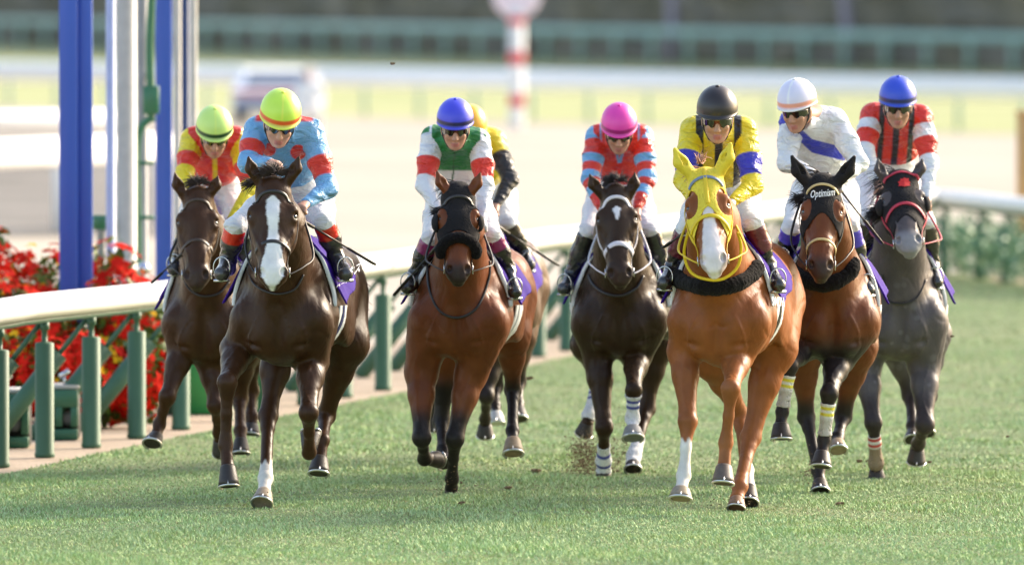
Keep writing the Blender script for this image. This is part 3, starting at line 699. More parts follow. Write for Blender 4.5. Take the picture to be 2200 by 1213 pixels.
# blinker cups
def cup(h, m, s_):
    V = []; n, k_ = 16, 7; c = h.H(s_ * .112, .215, -.045)
    for j in range(k_):
        for i in range(n):
            an = 2 * math.pi * i / n; rr = .050 * math.sin(j / (k_ - 1) * math.pi / 2) ; dep = .034 * math.cos(j / (k_ - 1) * math.pi / 2)
            V.append(c + h.A_ * rr * 1.1 * math.cos(an) * h.g + h.N_ * (rr * math.sin(an)) * h.g * .9 + h.Lh * s_ * dep * h.g)
    Fs = [(j * n + i, j * n + (i + 1) % n, (j + 1) * n + (i + 1) % n, (j + 1) * n + i) for j in range(k_ - 1) for i in range(n)]
    o = link_mesh("blinker", V, Fs, m, h.root); md = o.modifiers.new("s", 'SOLIDIFY'); md.thickness = .005
for s_ in (-1, 1): cup(hC, M_BLKH, s_); cup(hG, M_BLKH, s_)
# neck straps, collars
neck_band(hB, [(530, 565), (545, 610), (590, 631), (632, 622), (652, 590)], M_BRIDLE, "neck_strap", .006)
neck_band(hA, [(390, 590), (405, 620), (435, 636), (470, 630), (492, 605)], M_BRIDLE, "neck_strap", .006)
neck_band(hC, [(918, 560), (922, 620), (945, 668), (985, 682), (1025, 660), (1050, 600), (1052, 560)], M_BRIDLE, "neck_strap", .0075)
neck_band(hD, [(1264, 590), (1275, 612), (1300, 630), (1335, 635), (1368, 618), (1382, 592)], M_BRIDLE, "neck_strap", .0085)
neck_band(hE, [(1446, 588), (1462, 602), (1495, 613), (1540, 618), (1585, 608), (1610, 592), (1626, 574)], M_FLEECE, "sheepskin_collar", .042, bumps=.006)
neck_band(hE, [(1478, 500), (1470, 545), (1485, 585), (1520, 600), (1555, 598), (1585, 572), (1592, 530), (1585, 500)], M_YELT, "neck_strap", .0085, off=.05)
neck_band(hF, [(1700, 550), (1712, 585), (1745, 605), (1785, 608), (1820, 590), (1835, 565)], M_FLEECE, "sheepskin_collar", .042, bumps=.006)
neck_band(hG, [(1895, 590), (1905, 640), (1935, 652), (1970, 640), (1990, 600)], M_BRIDLE, "neck_strap", .006)
# bandages
band_on_leg(hD, 0, .52, 1.45, (1, 2), .007, "bandage", mat("bandage", attr=True, rough=.7, grain=.06, bump=(70, .5, .006, (1, 1, 6))), lambda t: mixc(full(len(t), (.82, .82, .86)), (.05, .07, .35), (band(t, .74, .82, .02) + band(t, 1.0, 1.08, .02)).clip(0, 1)) if True else None)
MBD = MATS["bandage"]
stripe = lambda c, pairs, base=(.82, .82, .86): (lambda t: mixc(full(len(t), base), c, np.clip(sum([band(t, a, b, .02) for a, b in pairs], np.zeros(len(t))), 0, 1)))
band_on_leg(hD, 1, .15, 1.10, (1, 2), .007, "bandage", MBD, stripe((.05, .07, .35), ((.30, .40), (.5, .6))))
band_on_leg(hD, 2, .25, 1.15, (1, 2), .007, "bandage", MBD, stripe((.05, .07, .35), ((.35, .42), (.5, .57))))
band_on_leg(hD, 3, .60, 1.25, (1, 2), .007, "bandage", MBD, stripe((.8, .8, .8), ()))
for j in (0, 1): band_on_leg(hF, j, .20, .90, (1, 2), .007, "bandage", MBD, lambda t: mixc(mixc(full(len(t), (.78, .77, .74)), (.45, .40, .36), sm(t, .45, .6) * .7), (.75, .65, .05), (band(t, .27, .34, .015) + band(t, .40, .47, .015)).clip(0, 1)))
band_on_leg(hG, 0, .30, 1.12, (1, 2), .007, "bandage", MBD, lambda t: mixc(mixc(full(len(t), (.78, .74, .70)), (.34, .24, .16), sm(t, .56, .60)), (.60, .05, .04), (band(t, .33, .40, .015) + band(t, .47, .54, .015)).clip(0, 1)))
# lettering and emblem
letters(hB, "クス", hB.clothf, (744, 598), (15, -8.5), (7, -27), M_LETTER, "lettering", hB.cloth, off=.004)
letters(hB, "ハート", hB.clothf, (722, 618), (9, -4.5), (2, -8), M_LETTER, "lettering", hB.cloth, off=.004)
letters(hE, "SWITH", hE.clothf, (1660, 656), (8.6, 0.5), (-3, -27), M_LETTER, "lettering", hE.cloth, off=.004)
hoodF = [o for o in hF.root.children if o.name.startswith("hood")][0]; hoodG = [o for o in hG.root.children if o.name.startswith("hood")][0]
letters(hF, "Optimism", hF.skull, (1740, 425), (13.4, -1.4), (3.5, -23), M_LETTER, "lettering", hoodF, off=.014)
pts = [(0, -1), (.35, -.75), (.75, -.85), (.7, -.35), (1.05, .1), (.8, .35), (1.0, .75), (.4, .8), (0, .95), (-.5, .8), (-1.0, .85), (-.8, .4), (-1.1, .0), (-.7, -.3), (-.65, -.8), (-.3, -.7)]
V = [drape(hG.skull, 1943 + x * 13, 391 + y * 10, hG.D, .016) for x, y in pts] + [drape(hG.skull, 1943, 391, hG.D, .017)]
link_mesh("emblem", V, [(i, (i + 1) % 16, 16) for i in range(16)], mat("red_emblem", (.62, .02, .02), .7), hoodG, smooth=False)
# manes, forelocks, tails
M_HAIRK = mat("black_hair", (.022, .015, .012), .45, grain=.3); M_HAIRC = mat("chestnut_hair", (.42, .20, .12), .5, grain=.3); M_HAIRB = mat("dark_brown_hair", (.045, .024, .016), .5, grain=.3)
def locks(h, m, n=140, ln=.12, side=-1, fore=True):
    g = h.g
    if fore: hair(h, [h.H(-.03, -.03, .03), h.H(0, -.04, .04), h.H(.03, -.03, .03)], [-.35 * h.A_ - .9 * h.Lh + .1 * h.N_, -.5 * h.Lh - .6 * h.A_, -.35 * h.A_ + .6 * h.Lh], ln, n, "forelock", m, width=.0026, curl=.35, grav=.9, seed=len(h.key))
    crest = [h.H(0, -.05, -.04), h.H(0, -.04, -.12), h.body(0, .02, .42), h.body(0, .18, .40)]
    hair(h, crest, [side * h.Lh * .8 - .2 * h.A_] * 4, ln * 1.3, n * 2, "mane", m, width=.004, grav=.8, seed=len(h.key) + 3)
locks(hB, M_HAIRB, 420, .085); locks(hA, M_HAIRB, 280, .07); locks(hD, M_HAIRK, 260, .07); locks(hC, M_HAIRK, 60, .12, fore=False); locks(hE, M_HAIRC, 70, .11, -1, fore=False); locks(hF, M_HAIRK, 90, .14, fore=False); locks(hG, M_HAIRK, 110, .18, fore=False); locks(hC2, M_HAIRK, 40, .1)
hair(hE, [h_ for h_ in (hE.H(-.03, -.08, -.02), hE.H(-.01, -.08, -.02))], [hE.Lh * .2 - hE.A_, hE.Lh * .5 - hE.A_], .08, 26, "mane_tuft", M_HAIRC, curl=.5)
hair(hF, [hF.H(-.10, .06, -.10), hF.H(-.11, .10, -.10)], [-hF.Lh, -hF.Lh], .09, 60, "mane_tuft", M_HAIRK); hair(hG, [hG.H(-.11, .12, -.12), hG.H(-.12, .22, -.13)], [-hG.Lh + hG.A_ * .5, -hG.Lh], .13, 110, "mane_tuft", M_HAIRK)
hair(hB, [hB.H(-.09, .0, -.05), hB.H(-.08, -.03, -.05)], [-hB.Lh + .3 * hB.A_, -hB.Lh], .09, 60, "mane_tuft", M_HAIRB); hair(hC, [hC.H(-.10, .10, -.09), hC.H(-.10, .15, -.09)], [-hC.Lh, -hC.Lh], .06, 60, "mane_tuft", M_HAIRK)
for h in HORSES.values():
    hair(h, [h.body(-.03, 1.60, .15), h.body(.03, 1.60, .15)], [h.B * .9 + h.Lt * (.35 if h is hB else .05), h.B], .65, 90, "tail", M_HAIRC if h is hE else M_HAIRK, width=.009, spread=.08, curl=.12, grav=.5)
# ------------------------------------------------------------------ jockeys
M_SKIN = mat("skin", attr=True, rough=.5, grain=.05, noise=60, sub=.12)
M_SILK = mat("silk", attr=True, rough=.36, grain=.05, bump=(8, 1.0, .05, (1.2, .8, 2.2)), sheen=.1)
M_BREECH = mat("breeches", (.80, .79, .80), .6, grain=.05, bump=(8, 1.0, .045, (1, 1, 2.0)), sheen=.1)
M_BOOT = mat("boot_leather", attr=True, rough=.22, grain=.1, bump=(14, .5, .012, (1, 1, 3)), spec=.7, coat=.3)
M_HELM = mat("helmet_cover", attr=True, rough=.38, grain=.03, coat=.15)
M_LENS = mat("goggle_lens", (.012, .008, .006), .08, spec=.9, coat=1.0)
M_WHIP = mat("whip_leather", (.02, .017, .015), .4)
M_STRAP = mat("helmet_strap", (.02, .02, .02), .6)
SKINC = np.array((.52, .27, .18)); 
LIME = (.62, .90, .10)
def make_jockey(key, label, h, head, look, sh, el, wr, pel, knee, ank, toe, silk, hem, helm, boots, breech=None, glove=None, hd=.06, hs=1.05, sil_sh=1.0, skin=SKINC, gog=True, cut=.06):
    D, q, W = h.D, h.q, h.W
    s = q * 1.0
    yaw, pit = look[0], R(look[1])
    Fw = unit((math.sin(yaw) * math.cos(pit), -math.cos(yaw) * math.cos(pit), -math.sin(pit))); Rr = unit((math.cos(yaw), math.sin(yaw), 0)); U = np.cross(Fw, Rr)
    if len(look) > 2:
        ro = R(look[2]); Rr, U = Rr * math.cos(ro) + U * math.sin(ro), U * math.cos(ro) - Rr * math.sin(ro)
    if U[2] < 0: U = -U
    hc = W(head[0], head[1], hd) - U * .045 * s * hs
    g = s * hs
    Hh = lambda r, u, f: hc + Rr * (r * g) + U * (u * g) + Fw * (f * g)
    ax = (Rr, U, Fw)
    S2 = [W(sh[0][0], sh[0][1] - 9, .30), W(sh[1][0], sh[1][1] - 9, .30)]; E2 = [W(*el[0], .14), W(*el[1], .14)]; W2 = [W(*wr[0], -.02), W(*wr[1], -.02)]
    PL = W(*pel, .74); K2 = [W(*knee[0], .22), W(*knee[1], .22)]; A2 = [W(*ank[0], .34), W(*ank[1], .34)]; T2 = [W(*toe[0], .19), W(*toe[1], .19)]
    lat = unit(S2[1] - S2[0]); ms = (S2[0] + S2[1]) / 2
    root = empty("person", (PL[0], PL[1], 0), label, "jockey", "jockeys riding the racehorses")
    root.location.z = float(min(T2[0][2], T2[1][2]))
    skn = []; k_ = .012 * g
    def se(c, r, k=k_, sub=False, t=None): skn.append(Ell(Hh(*c), np.array(r) * g, ax, k, sub, t))
    def scn(a, b, ra, rb, k=k_, sub=False): skn.append(Cone(Hh(*a), Hh(*b), ra * g, rb * g, k, sub=sub))
    se((0, .035, -.02), (.076, .088, .096)); se((0, -.035, .028), (.060, .085, .062), .02)
    se((0, -.012, .070), (.050, .020, .022), .01)
    scn((0, -.008, .088), (0, -.048, .106), .009, .0135, .012)
    for i in (-1, 1):
        se((i * .013, -.052, .098), (.009, .008, .010), .006)
        se((i * .040, -.040, .066), (.022, .022, .020), .018); se((i * .077, -.02, -.005), (.009, .028, .018), .006)
        scn((i * .058, -.055, .01), (i * .020, -.108, .058), .020, .018, .02)
    se((0, -.083, .082), (.022, .007, .011), .005); se((0, -.094, .080), (.020, .0065, .011), .004); se((0, -.112, .070), (.021, .017, .018), .012)
    skn.append(Cone(Hh(0, -.05, -.03), ms + np.array((0, 0, .02)), .055 * g, .062 * s, .03))
    skn.append(Cone(S2[0], S2[1], .045 * s, .045 * s, .03)); skn.append(Cone(ms, PL, .09 * s, .09 * s, .05, lat, 1.2, 1.2))
    hands = []
    for i in (0, 1):
        skn.append(Cone(S2[i], E2[i], .042 * s, .034 * s, .02)); skn.append(Cone(E2[i], W2[i], .034 * s, .023 * s, .015))
        hip = PL + lat * ((-1, 1)[i] * .085 * s); skn.append(Cone(hip, K2[i], .075 * s, .048 * s, .03)); skn.append(Cone(K2[i], A2[i], .044 * s, .032 * s, .02)); skn.append(Cone(A2[i], T2[i], .03 * s, .022 * s, .02))
        dr = unit(W2[i] - E2[i]); dr = unit(dr + np.array((0, -.35, -.1))); side = unit(np.cross(dr, (0, 0, 1.0)) if abs(dr[2]) < .8 else np.cross(dr, (0, 1.0, 0)))
        if side[0] < 0: side = -side
        dn = np.cross(side, dr); dn = -dn if dn[2] > 0 else dn
        kn = W2[i] + dr * .07 * s
        skn.append(Cone(W2[i], kn, .024 * s, .022 * s, .012, side, 1.1, 1.7))
        hands.append(kn + dn * .02 * s)
        for f in range(4):
            ln = (.9, 1.0, .95, .78)[f]; b0 = kn + side * ((f - 1.5) * .019 * s); b1 = b0 + (dr * .022 + dn * .020) * s * ln; b2 = b1 + (-dr * .016 + dn * .022) * s * ln; b3 = b2 + (-dr * .020 - dn * .004) * s * ln
            for (a, b, r0, r1) in ((b0, b1, .0100, .0095), (b1, b2, .0095, .009), (b2, b3, .009, .0075)): skn.append(Cone(a, b, r0 * s, r1 * s, .003))
        tside = side * (1 if i == 0 else -1); t0 = W2[i] + dr * .03 * s + tside * .026 * s; t1 = t0 + (tside * .016 + dr * .026 + dn * .008) * s; t2 = t1 + (dr * .018 + dn * .018 - tside * .006) * s
        skn.append(Cone(t0, t1, .0125 * s, .0105 * s, .006)); skn.append(Cone(t1, t2, .0105 * s, .008 * s, .004))
    vx = .0062
    A, L0, _ = grid(skn, vx); V, Q = surfnets(A, L0, vx, 1)
    c = np.tile(np.array(skin), (len(V), 1)); r = V - hc; lr, lu, lf = r @ Rr / g, r @ U / g, r @ Fw / g
    near = (np.abs(lr) < .12) & (np.abs(lu) < .16) & (lf > 0)
    c = mixc(c, (.46, .16, .13), near * sm(np.abs(lu + .089), .016, .010) * sm(np.abs(lr), .026, .020) * (lf > .075))
    c = mixc(c, (.045, .035, .03), near * 0.0 + ((np.abs(lr) < .12) & (lu > -.02) & (lu < .12) & (lf < -.01)) * 1.0)
    if glove is not None:
        for i in (0, 1):
            dd = np.sqrt(((V - hands[i]) ** 2).sum(1)); c = mixc(c, glove, sm(-dd, -.11, -.10))
    link_mesh("body", V, Q, M_SKIN, root, col=c)
    # silks: jacket and sleeves
    tors = [Cone(S2[0] + lat * .02 * s, S2[1] - lat * .02 * s, .072 * s * sil_sh, .072 * s * sil_sh, .04)]
    sp = PL - ms; mid = ms + sp * .42 + np.array((0, 0, -.01)); wa = ms + sp * .72
    tors += [Cone(ms + sp * .06, mid, .115 * s, .118 * s, .05, lat, 1.40, 1.30), Cone(mid, wa, .118 * s, .108 * s, .05, lat, 1.30, 1.2)]
    tors.append(Cone(Hh(0, -.085, -.03), ms + sp * .05, .060 * g, .085 * s, .03))
    tors.append(Ell(ms + sp * .16 + np.array((0, 0, .045 * s)), (.175 * s, .15 * s, .085 * s), (lat, (0, 1, 0), (0, 0, 1)), .06))
    arms = []
    for i in (0, 1):
        m1 = S2[i] * .5 + E2[i] * .5; arms.append([Cone(S2[i], m1, .071 * s, .068 * s, .03), Cone(m1, E2[i], .068 * s, .057 * s, .03), Cone(E2[i], W2[i] * .97 + E2[i] * .03, .057 * s, .034 * s, .025)])
    sl = tors + arms[0] + arms[1]
    A, L0, axs = grid(sl, .0075, .01); x = axs[0][:, None, None]; y = axs[1][None, :, None]; z = axs[2][None, None, :]
    # cloth folds: shallow real undulations across the body
    ph = sum(map(ord, key)) % 7
    rdg = lambda u, p_=5: (1 - np.abs(np.sin(u))) ** p_
    A = A - (.0085 * rdg(x * 30 + z * 17 + 1.3 * np.sin(z * 27 + ph) + .8 * np.sin(x * 41)) * (.5 + .5 * np.sin(z * 21 - x * 15 + ph)) + .0060 * rdg(z * 38 - x * 24 + y * 12 + 1.7 * np.sin(x * 30 + ph)) * (.5 + .5 * np.sin(x * 26 + z * 9))).astype(np.float32) + .002
    tt = ((x - ms[0]) * sp[0] + (y - ms[1]) * sp[1] + (z - ms[2]) * sp[2]) / (sp @ sp)
    fa = np.minimum(field(arms[0] , x, y, z), field(arms[1], x, y, z)) 
    A = np.maximum(A, np.minimum((tt - hem) * np.linalg.norm(sp), fa + .004)).astype(np.float32)
    # neck opening
    A = np.maximum(A, -(Ell(Hh(0, -.03, .01), np.array((.085, .11, .10)) * g, ax).d(x, y, z))).astype(np.float32)
    V, Q = surfnets(A, L0, .0075, 1)
    def coords(V):
        da = [field(a, V[:, 0], V[:, 1], V[:, 2]) for a in arms]; dt = field(tors, V[:, 0], V[:, 1], V[:, 2])
        side = np.where(da[0] < da[1], 0, 1); dmin = np.minimum(da[0], da[1]); on = dmin < dt - .004
        ta = np.zeros(len(V))
        for i in (0, 1):
            t1 = Cone(S2[i], E2[i], 1, 1).t(*V.T); t2 = Cone(E2[i], W2[i], 1, 1).t(*V.T)
            d1 = np.linalg.norm(V - (S2[i] + t1[:, None] * (E2[i] - S2[i])), axis=1); d2 = np.linalg.norm(V - (E2[i] + t2[:, None] * (W2[i] - E2[i])), axis=1)
            ti = np.where(d1 < d2, t1, 1 + t2); ta = np.where(side == i, ti, ta)
        r = V - ms
        return on, side, ta, (r @ lat) / s, ((r @ sp) / (sp @ sp)), r[:, 2] / s
    on, side, ta, la, ts, zz = coords(V); px, py = proj_px(V)
    c = silk(on, side, ta, la, ts, zz, px, py, len(V))
    link_mesh("silks", V, Q, M_SILK, root, col=c)
    # breeches
    br = [Cone(wa, PL, .112 * s, .135 * s, .05, lat, 1.2, 1.25)]
    for i in (0, 1):
        hip = PL + lat * ((-1, 1)[i] * .10 * s); m1 = hip * .5 + K2[i] * .5
        br += [Cone(hip, m1, .108 * s, .086 * s, .05), Cone(m1, K2[i], .086 * s, .058 * s, .03), Cone(K2[i], K2[i] * .8 + A2[i] * .2, .058 * s, .050 * s, .02)]
    # short front panel that fills the belly under the jacket
    br.append(Cone(ms + sp * (hem - .12), PL, .098 * s, .12 * s, .05, lat, 1.25, 1.2))
    A, L0, axs = grid(br, .008, .01); x = axs[0][:, None, None]; y = axs[1][None, :, None]; z = axs[2][None, None, :]
    A = A - (.0075 * rdg(x * 34 - z * 20 + 1.5 * np.sin(z * 25 + ph) + y * 9) * (.5 + .5 * np.sin(z * 24 + x * 11))).astype(np.float32) + .0015
    V, Q = surfnets(A, L0, .008, 1); link_mesh("breeches", V, Q, mat("breeches_" + key, breech, .6, bump=(10, .6, .02, (1, 1, 2.2)), grain=.04) if breech else M_BREECH, root)
    # boots
    for i in (0, 1):
        ft = unit(T2[i] - A2[i]); heel = A2[i] - np.array((0, 0, .055 * s)) + unit(np.array((ft[0], ft[1], 0))) * -.03 * s; ball = T2[i]; up = K2[i] * .5 + A2[i] * .5
        b_ = [Cone(K2[i] * .86 + A2[i] * .14, up, .064 * s, .058 * s, .03), Cone(up, A2[i], .058 * s, .043 * s, .03), Cone(A2[i], heel, .042 * s, .036 * s, .02),
              Cone(heel, ball, .036 * s, .036 * s, .02, np.cross(unit(ball - heel), (0, 0, 1)), .9, 1.15), Cone(A2[i], ball, .040 * s, .032 * s, .03)]
        A, L0, axs = grid(b_, .007, .006); x = axs[0][:, None, None]; y = axs[1][None, :, None]; z = axs[2][None, None, :]
        A = A + (.003 * np.sin(z * 150 + 3 * np.sin(x * 60)) * np.exp(-((z - A2[i][2] - .04) / .06) ** 2)).astype(np.float32)
        V, Q = surfnets(A, L0, .007, 1); ln = K2[i] - A2[i]; tb = ((V - K2[i]) @ (A2[i] - K2[i])) / (ln @ ln)
        c = np.tile(np.array(boots[1], float), (len(V), 1)); c = mixc(c, boots[0], sm(-tb, -boots[2] - .02, -boots[2] + .02))
        link_mesh("boot", V, Q, M_BOOT, root, col=c)
        mb = MB(); ctr = ball + np.array((0, 0, .035 * s)); sd = unit(np.cross(ft, (0, 0, 1)))
        mb.tube([ctr + sd * .047 * s * math.cos(a) + np.array((0, 0, 1)) * .058 * s * math.sin(a) for a in np.linspace(-.5, math.pi + .5, 15)], .004, 6)
        mb.tube([ball + sd * .045 * s - np.array((0, 0, .038 * s)), ball - sd * .045 * s - np.array((0, 0, .038 * s))], .009, 6)
        mb.build("stirrup", M_STEEL, h.root)
        mb = MB(); top = h.body((-1, 1)[i] * .22, .60, .22); mb.tube([ctr + np.array((0, 0, .058 * s)), top], .007, 6, flat=.4); mb.build("stirrup_leather", M_BRIDLE, h.root)
    # helmet
    nu, nv = 56, 26; V_ = []; rr, ru, rf = .110, .122, .136
    rows = []
    for j in range(nv + 1):
        th = (j / nv) * R(97)
        rows.append((math.sin(th), math.cos(th), 0))
    rows += [(1.0, -.14, 1), (1.02, -.20, 1), (.97, -.22, 1), (.90, -.18, 1), (.86, 0.1, 0)]
    for (st_, ct, br_) in rows:
        for k in range(nu):
            az = 2 * math.pi * k / nu; ca, sa = math.cos(az), math.sin(az)
            f_ = ca * rf * st_; r_ = sa * rr * st_; u_ = ct * ru
            pk = max(0, ca) ** 2
            if br_: f_ += .020 * pk; u_ -= .004 * pk
            u_ -= .018 * max(0, -ca) * (1 if ct < .3 else 0)
            V_.append(hc + Rr * r_ * g + U * (.048 + u_) * g + Fw * (f_ - .012) * g)
    F_ = [(i * nu + k, i * nu + (k + 1) % nu, (i + 1) * nu + (k + 1) % nu, (i + 1) * nu + k) for i in range(len(rows) - 1) for k in range(nu)]
    V_ = np.array(V_); r = V_ - hc; lr, lu, lf = r @ Rr / g, (r @ U / g) - .048, r @ Fw / g
    c = helm(lr, lu, lf, len(V_))
    hm = link_mesh("helmet", V_, F_, M_HELM, root, col=c)
    mb = MB(); mb.lathe(hc + U * (.048 + ru - .001) * g, [(.012 * g, -.002), (.011 * g, .004), (.006 * g, .007)], 10, axis=U); b_ = mb.build("button", mat("button_" + key, tuple(c[0]), .4), None, origin=(0, 0, 0)); b_.parent = hm; b_.location = -wloc(hm)
    mb = MB()
    for i in (-1, 1): mb.tube([Hh(i * .080, .02, .0), Hh(i * .074, -.05, .025), Hh(i * .045, -.108, .045), Hh(i * .01, -.132, .055)], .006 * g, 6)
    o = mb.build("chin_strap", M_STRAP, root)
    # goggles
    if gog:
        n, m = 23, 8; V_ = []; 
        for layer in (0, 1):
            for j in range(m):
                v = j / (m - 1)
                for k in range(n):
                    u = k / (n - 1) * 2 - 1; an = u * R(72); notch = math.exp(-(u / .16) ** 2) * .018 * (1 if v < .5 else 0)
                    taper = 1 - .35 * abs(u) ** 3; uu = -.012 + (v - .5) * .050 * taper; uu += notch * (1 - v * 2) if v < .5 else 0
                    rad_r, rad_f = .083 - layer * .006, .104 - layer * .008; bulge = .004 * math.sin(abs(u) * math.pi)
                    V_.append(Hh(math.sin(an) * (rad_r + bulge), uu, math.cos(an) * (rad_f + bulge) - .005 + (v - .5) * .012))
        F_ = []
        for j in range(m - 1):
            for k in range(n - 1):
                a = j * n + k; F_.append((a, a + 1, a + n + 1, a + n)); b = m * n + a; F_.append((b, b + n, b + n + 1, b + 1))
        bd = [j for j in range(n)] + [i * n + n - 1 for i in range(1, m)] + [(m - 1) * n + k for k in range(n - 2, -1, -1)] + [i * n for i in range(m - 2, 0, -1)]
        for i in range(len(bd)): a, b = bd[i], bd[(i + 1) % len(bd)]; F_.append((a, m * n + a, m * n + b, b))
        link_mesh("goggles", V_, F_, M_LENS, root)
    h.hands = hands; h.jroot = root
    return hands
def whip(label, a, b, h, da=0., db=.1, r=(.010, .009), flap=True):
    A_, B_ = h.W(a[0], a[1], da), h.W(b[0], b[1], db); mb = MB(); mb.cur = 0
    v = B_ - A_
    mb.tube([A_ - v * .12, A_ - v * .10, A_, A_ + v * .15], [.008, .012, .011, .010], 8); mb.tube([A_ + v * .15, A_ + v * .62], [.006, .005], 8)
    mb.tube([A_ + v * .60, A_ + v * .64, A_ + v * .97, B_], [.006, .015, .015, .012], 8, flat=.5)
    o = mb.build("riding_whip", M_WHIP); return setp(o, label, "whip")

def helm_plain(base, band=None, stripe=None, low=None):
    def f(lr, lu, lf, n):
        c = full(n, base)
        if stripe is not None: c = mixc(c, stripe, sm(-np.abs(lr), -.0075, -.0055))
        if band is not None: c = mixc(c, band, sm(lu, -.012 - .006, -.012) * sm(-lu, -.014, -.008) * 1.0)
        if low is not None: c = mixc(c, low, sm(-lu, .016, .02))
        return c
    return f
RED = (.78, .035, .018); BLUE = (.03, .035, .50); YEL = (.86, .66, .02); GREEN = (.01, .20, .04); WHITE = (.80, .80, .82); BLACK = (.018, .015, .016); SKY = (.16, .42, .72); ROYAL = (.035, .05, .55)

def silkB(on, side, ta, la, ts, zz, px, py, n):
    c = full(n, SKY); c = mixc(c, RED, on * band(ta, .50, .82))
    for (x, y, r) in ((578, 321, 15), (641, 327, 17)): c = mixc(c, RED, (~on) * sm(-np.hypot(px - x, (py - y) * 1.05), -r - 1, -r + 1) * (ts < .8))
    c = mixc(c, RED, (~on) * band(np.abs(la), .07, .16) * (ts < .12) * sm(zz, .045, .06)); return c
def silkA(on, side, ta, la, ts, zz, px, py, n):
    c = full(n, RED); c = mixc(c, YEL, on * 1.0); c = mixc(c, RED, on * band(ta, .50, .85)); c = mixc(c, YEL, (~on) * sm(-np.abs(la), -.018, -.012) * 1.0); return c
def silkC(on, side, ta, la, ts, zz, px, py, n):
    c = full(n, GREEN); c = mixc(c, WHITE, on * sm(ta, -.0, .02)); c = mixc(c, WHITE, (~on) * sm(np.abs(la), .15, .155)); c = mixc(c, RED, on * band(ta, .48, .85)); c = mixc(c, (.8, .8, .8), (~on) * sm(py, 364, 368) * 1.0)
    c = mixc(c, (.01, .1, .02), (~on) * sm(-np.abs(la), -.006, -.003)); return c
def silkC2(on, side, ta, la, ts, zz, px, py, n):
    c = full(n, YEL); c = mixc(c, BLACK, on * sm(ta, .35, .40)); return c
def silkD(on, side, ta, la, ts, zz, px, py, n):
    c = full(n, RED); w = on * 1.0; c = mixc(c, SKY, w * (band(ta, -.1, .16) + band(ta, .50, .68) + band(ta, .86, 1.10) + band(ta, 1.30, 1.55)).clip(0, 1))
    c = mixc(c, (.25, .42, .72), (~on) * (band(np.abs(la), .115, .128, .004)))
    c = mixc(c, SKY, (~on) * band(np.abs(la) - (345 - py) * .0007 - 0.004, -.006, .012, .004) * (py < 350) * (py > 300)); return c
def silkE(on, side, ta, la, ts, zz, px, py, n):
    c = full(n, YEL); c = mixc(c, BLACK, (~on) * (band(np.abs(la), .085, .128, .003) + band(np.abs(la), -1, .022, .003)).clip(0, 1)); c = mixc(c, BLUE, on * band(ta, .50, .86)); return c
def silkF(on, side, ta, la, ts, zz, px, py, n):
    c = full(n, WHITE); ce = np.interp(px, [1665, 1690, 1745, 1815, 1830], [250, 264, 314, 332, 334]); c = mixc(c, ROYAL, band(py - ce, -15, 14, 1.0) * ((~on) | (ta < .2)) * (px < 1818) * (zz < .2)); return c
def silkG(on, side, ta, la, ts, zz, px, py, n):
    c = full(n, RED); c = mixc(c, BLACK, (~on) * (band(np.abs(la), .075, .108, .003) + band(np.abs(la), -1, .020, .003)).clip(0, 1)); c = mixc(c, WHITE, on * sm(ta, .22, .25)); c = mixc(c, RED, on * band(ta, .52, .88)); return c

MAG = (.26, .02, .12); MAR = (.13, .012, .03)
make_jockey("B", "jockey in light blue silks with red spots and armbands and a lime helmet", hB, (603, 243), (.06, 27, -5), ((550, 287), (670, 292)), ((533, 350), (704, 405)), ((580, 350), (658, 436)), (640, 425),
    ((505, 487), (696, 478)), ((490, 556), (722, 548)), ((476, 588), (742, 588)), silkB, .62, helm_plain(LIME, (.85, .12, .03), (.80, .92, .12), (.78, .90, .12)), (RED, (.05, .045, .045), .38), skin=(.60, .33, .24))
make_jockey("E", "jockey in yellow and black striped silks with blue armbands and a black helmet", hE, (1541, 234), (0, 14), ((1487, 288), (1600, 288)), ((1470, 388), (1617, 398)), ((1487, 425), (1573, 433)), (1556, 425),
    ((1474, 492), (1617, 478)), ((1446, 575), (1650, 570)), ((1428, 608), (1672, 612)), silkE, .72, helm_plain((.030, .022, .024), None, None, (.03, .025, .025)), (MAR, BLACK, .62), glove=(.7, .7, .72), skin=(.50, .27, .18))
make_jockey("C", "jockey in green and white silks with red armbands and a blue helmet", hC, (978, 256), (.02, 16), ((928, 304), (1030, 312)), ((913, 398), (1042, 402)), ((940, 450), (1036, 470)), (985, 430),
    ((925, 512), (1058, 505)), ((893, 588), (1092, 578)), ((876, 618), (1106, 628)), silkC, .78, helm_plain((.06, .07, .70), (.02, .02, .08)), (MAG, BLACK, .35), glove=(.7, .7, .72))
make_jockey("C2", "jockey in yellow and black silks and an orange helmet, half hidden behind the green one", hC2, (1009, 268), (0, 22), ((990, 308), (1064, 312)), ((985, 370), (1096, 385)), ((1000, 430), (1066, 440)), (1045, 420),
    ((1010, 500), (1092, 478)), ((1000, 560), (1126, 545)), ((1000, 580), (1136, 570)), silkC2, .75, helm_plain((.85, .42, .03)), ((.06, .04, .03), BLACK, .4))
make_jockey("D", "jockey in red silks with light blue hooped sleeves and a pink helmet", hD, (1330, 266), (0, 26), ((1282, 302), (1380, 302)), ((1268, 385), (1391, 385)), ((1293, 448), (1369, 448)), (1330, 415),
    ((1264, 496), (1396, 494)), ((1228, 588), (1424, 578)), ((1212, 620), (1432, 622)), silkD, .62, helm_plain((.90, .06, .42), (.35, .01, .16)), ((.02, .02, .022), (.03, .03, .035), .4))
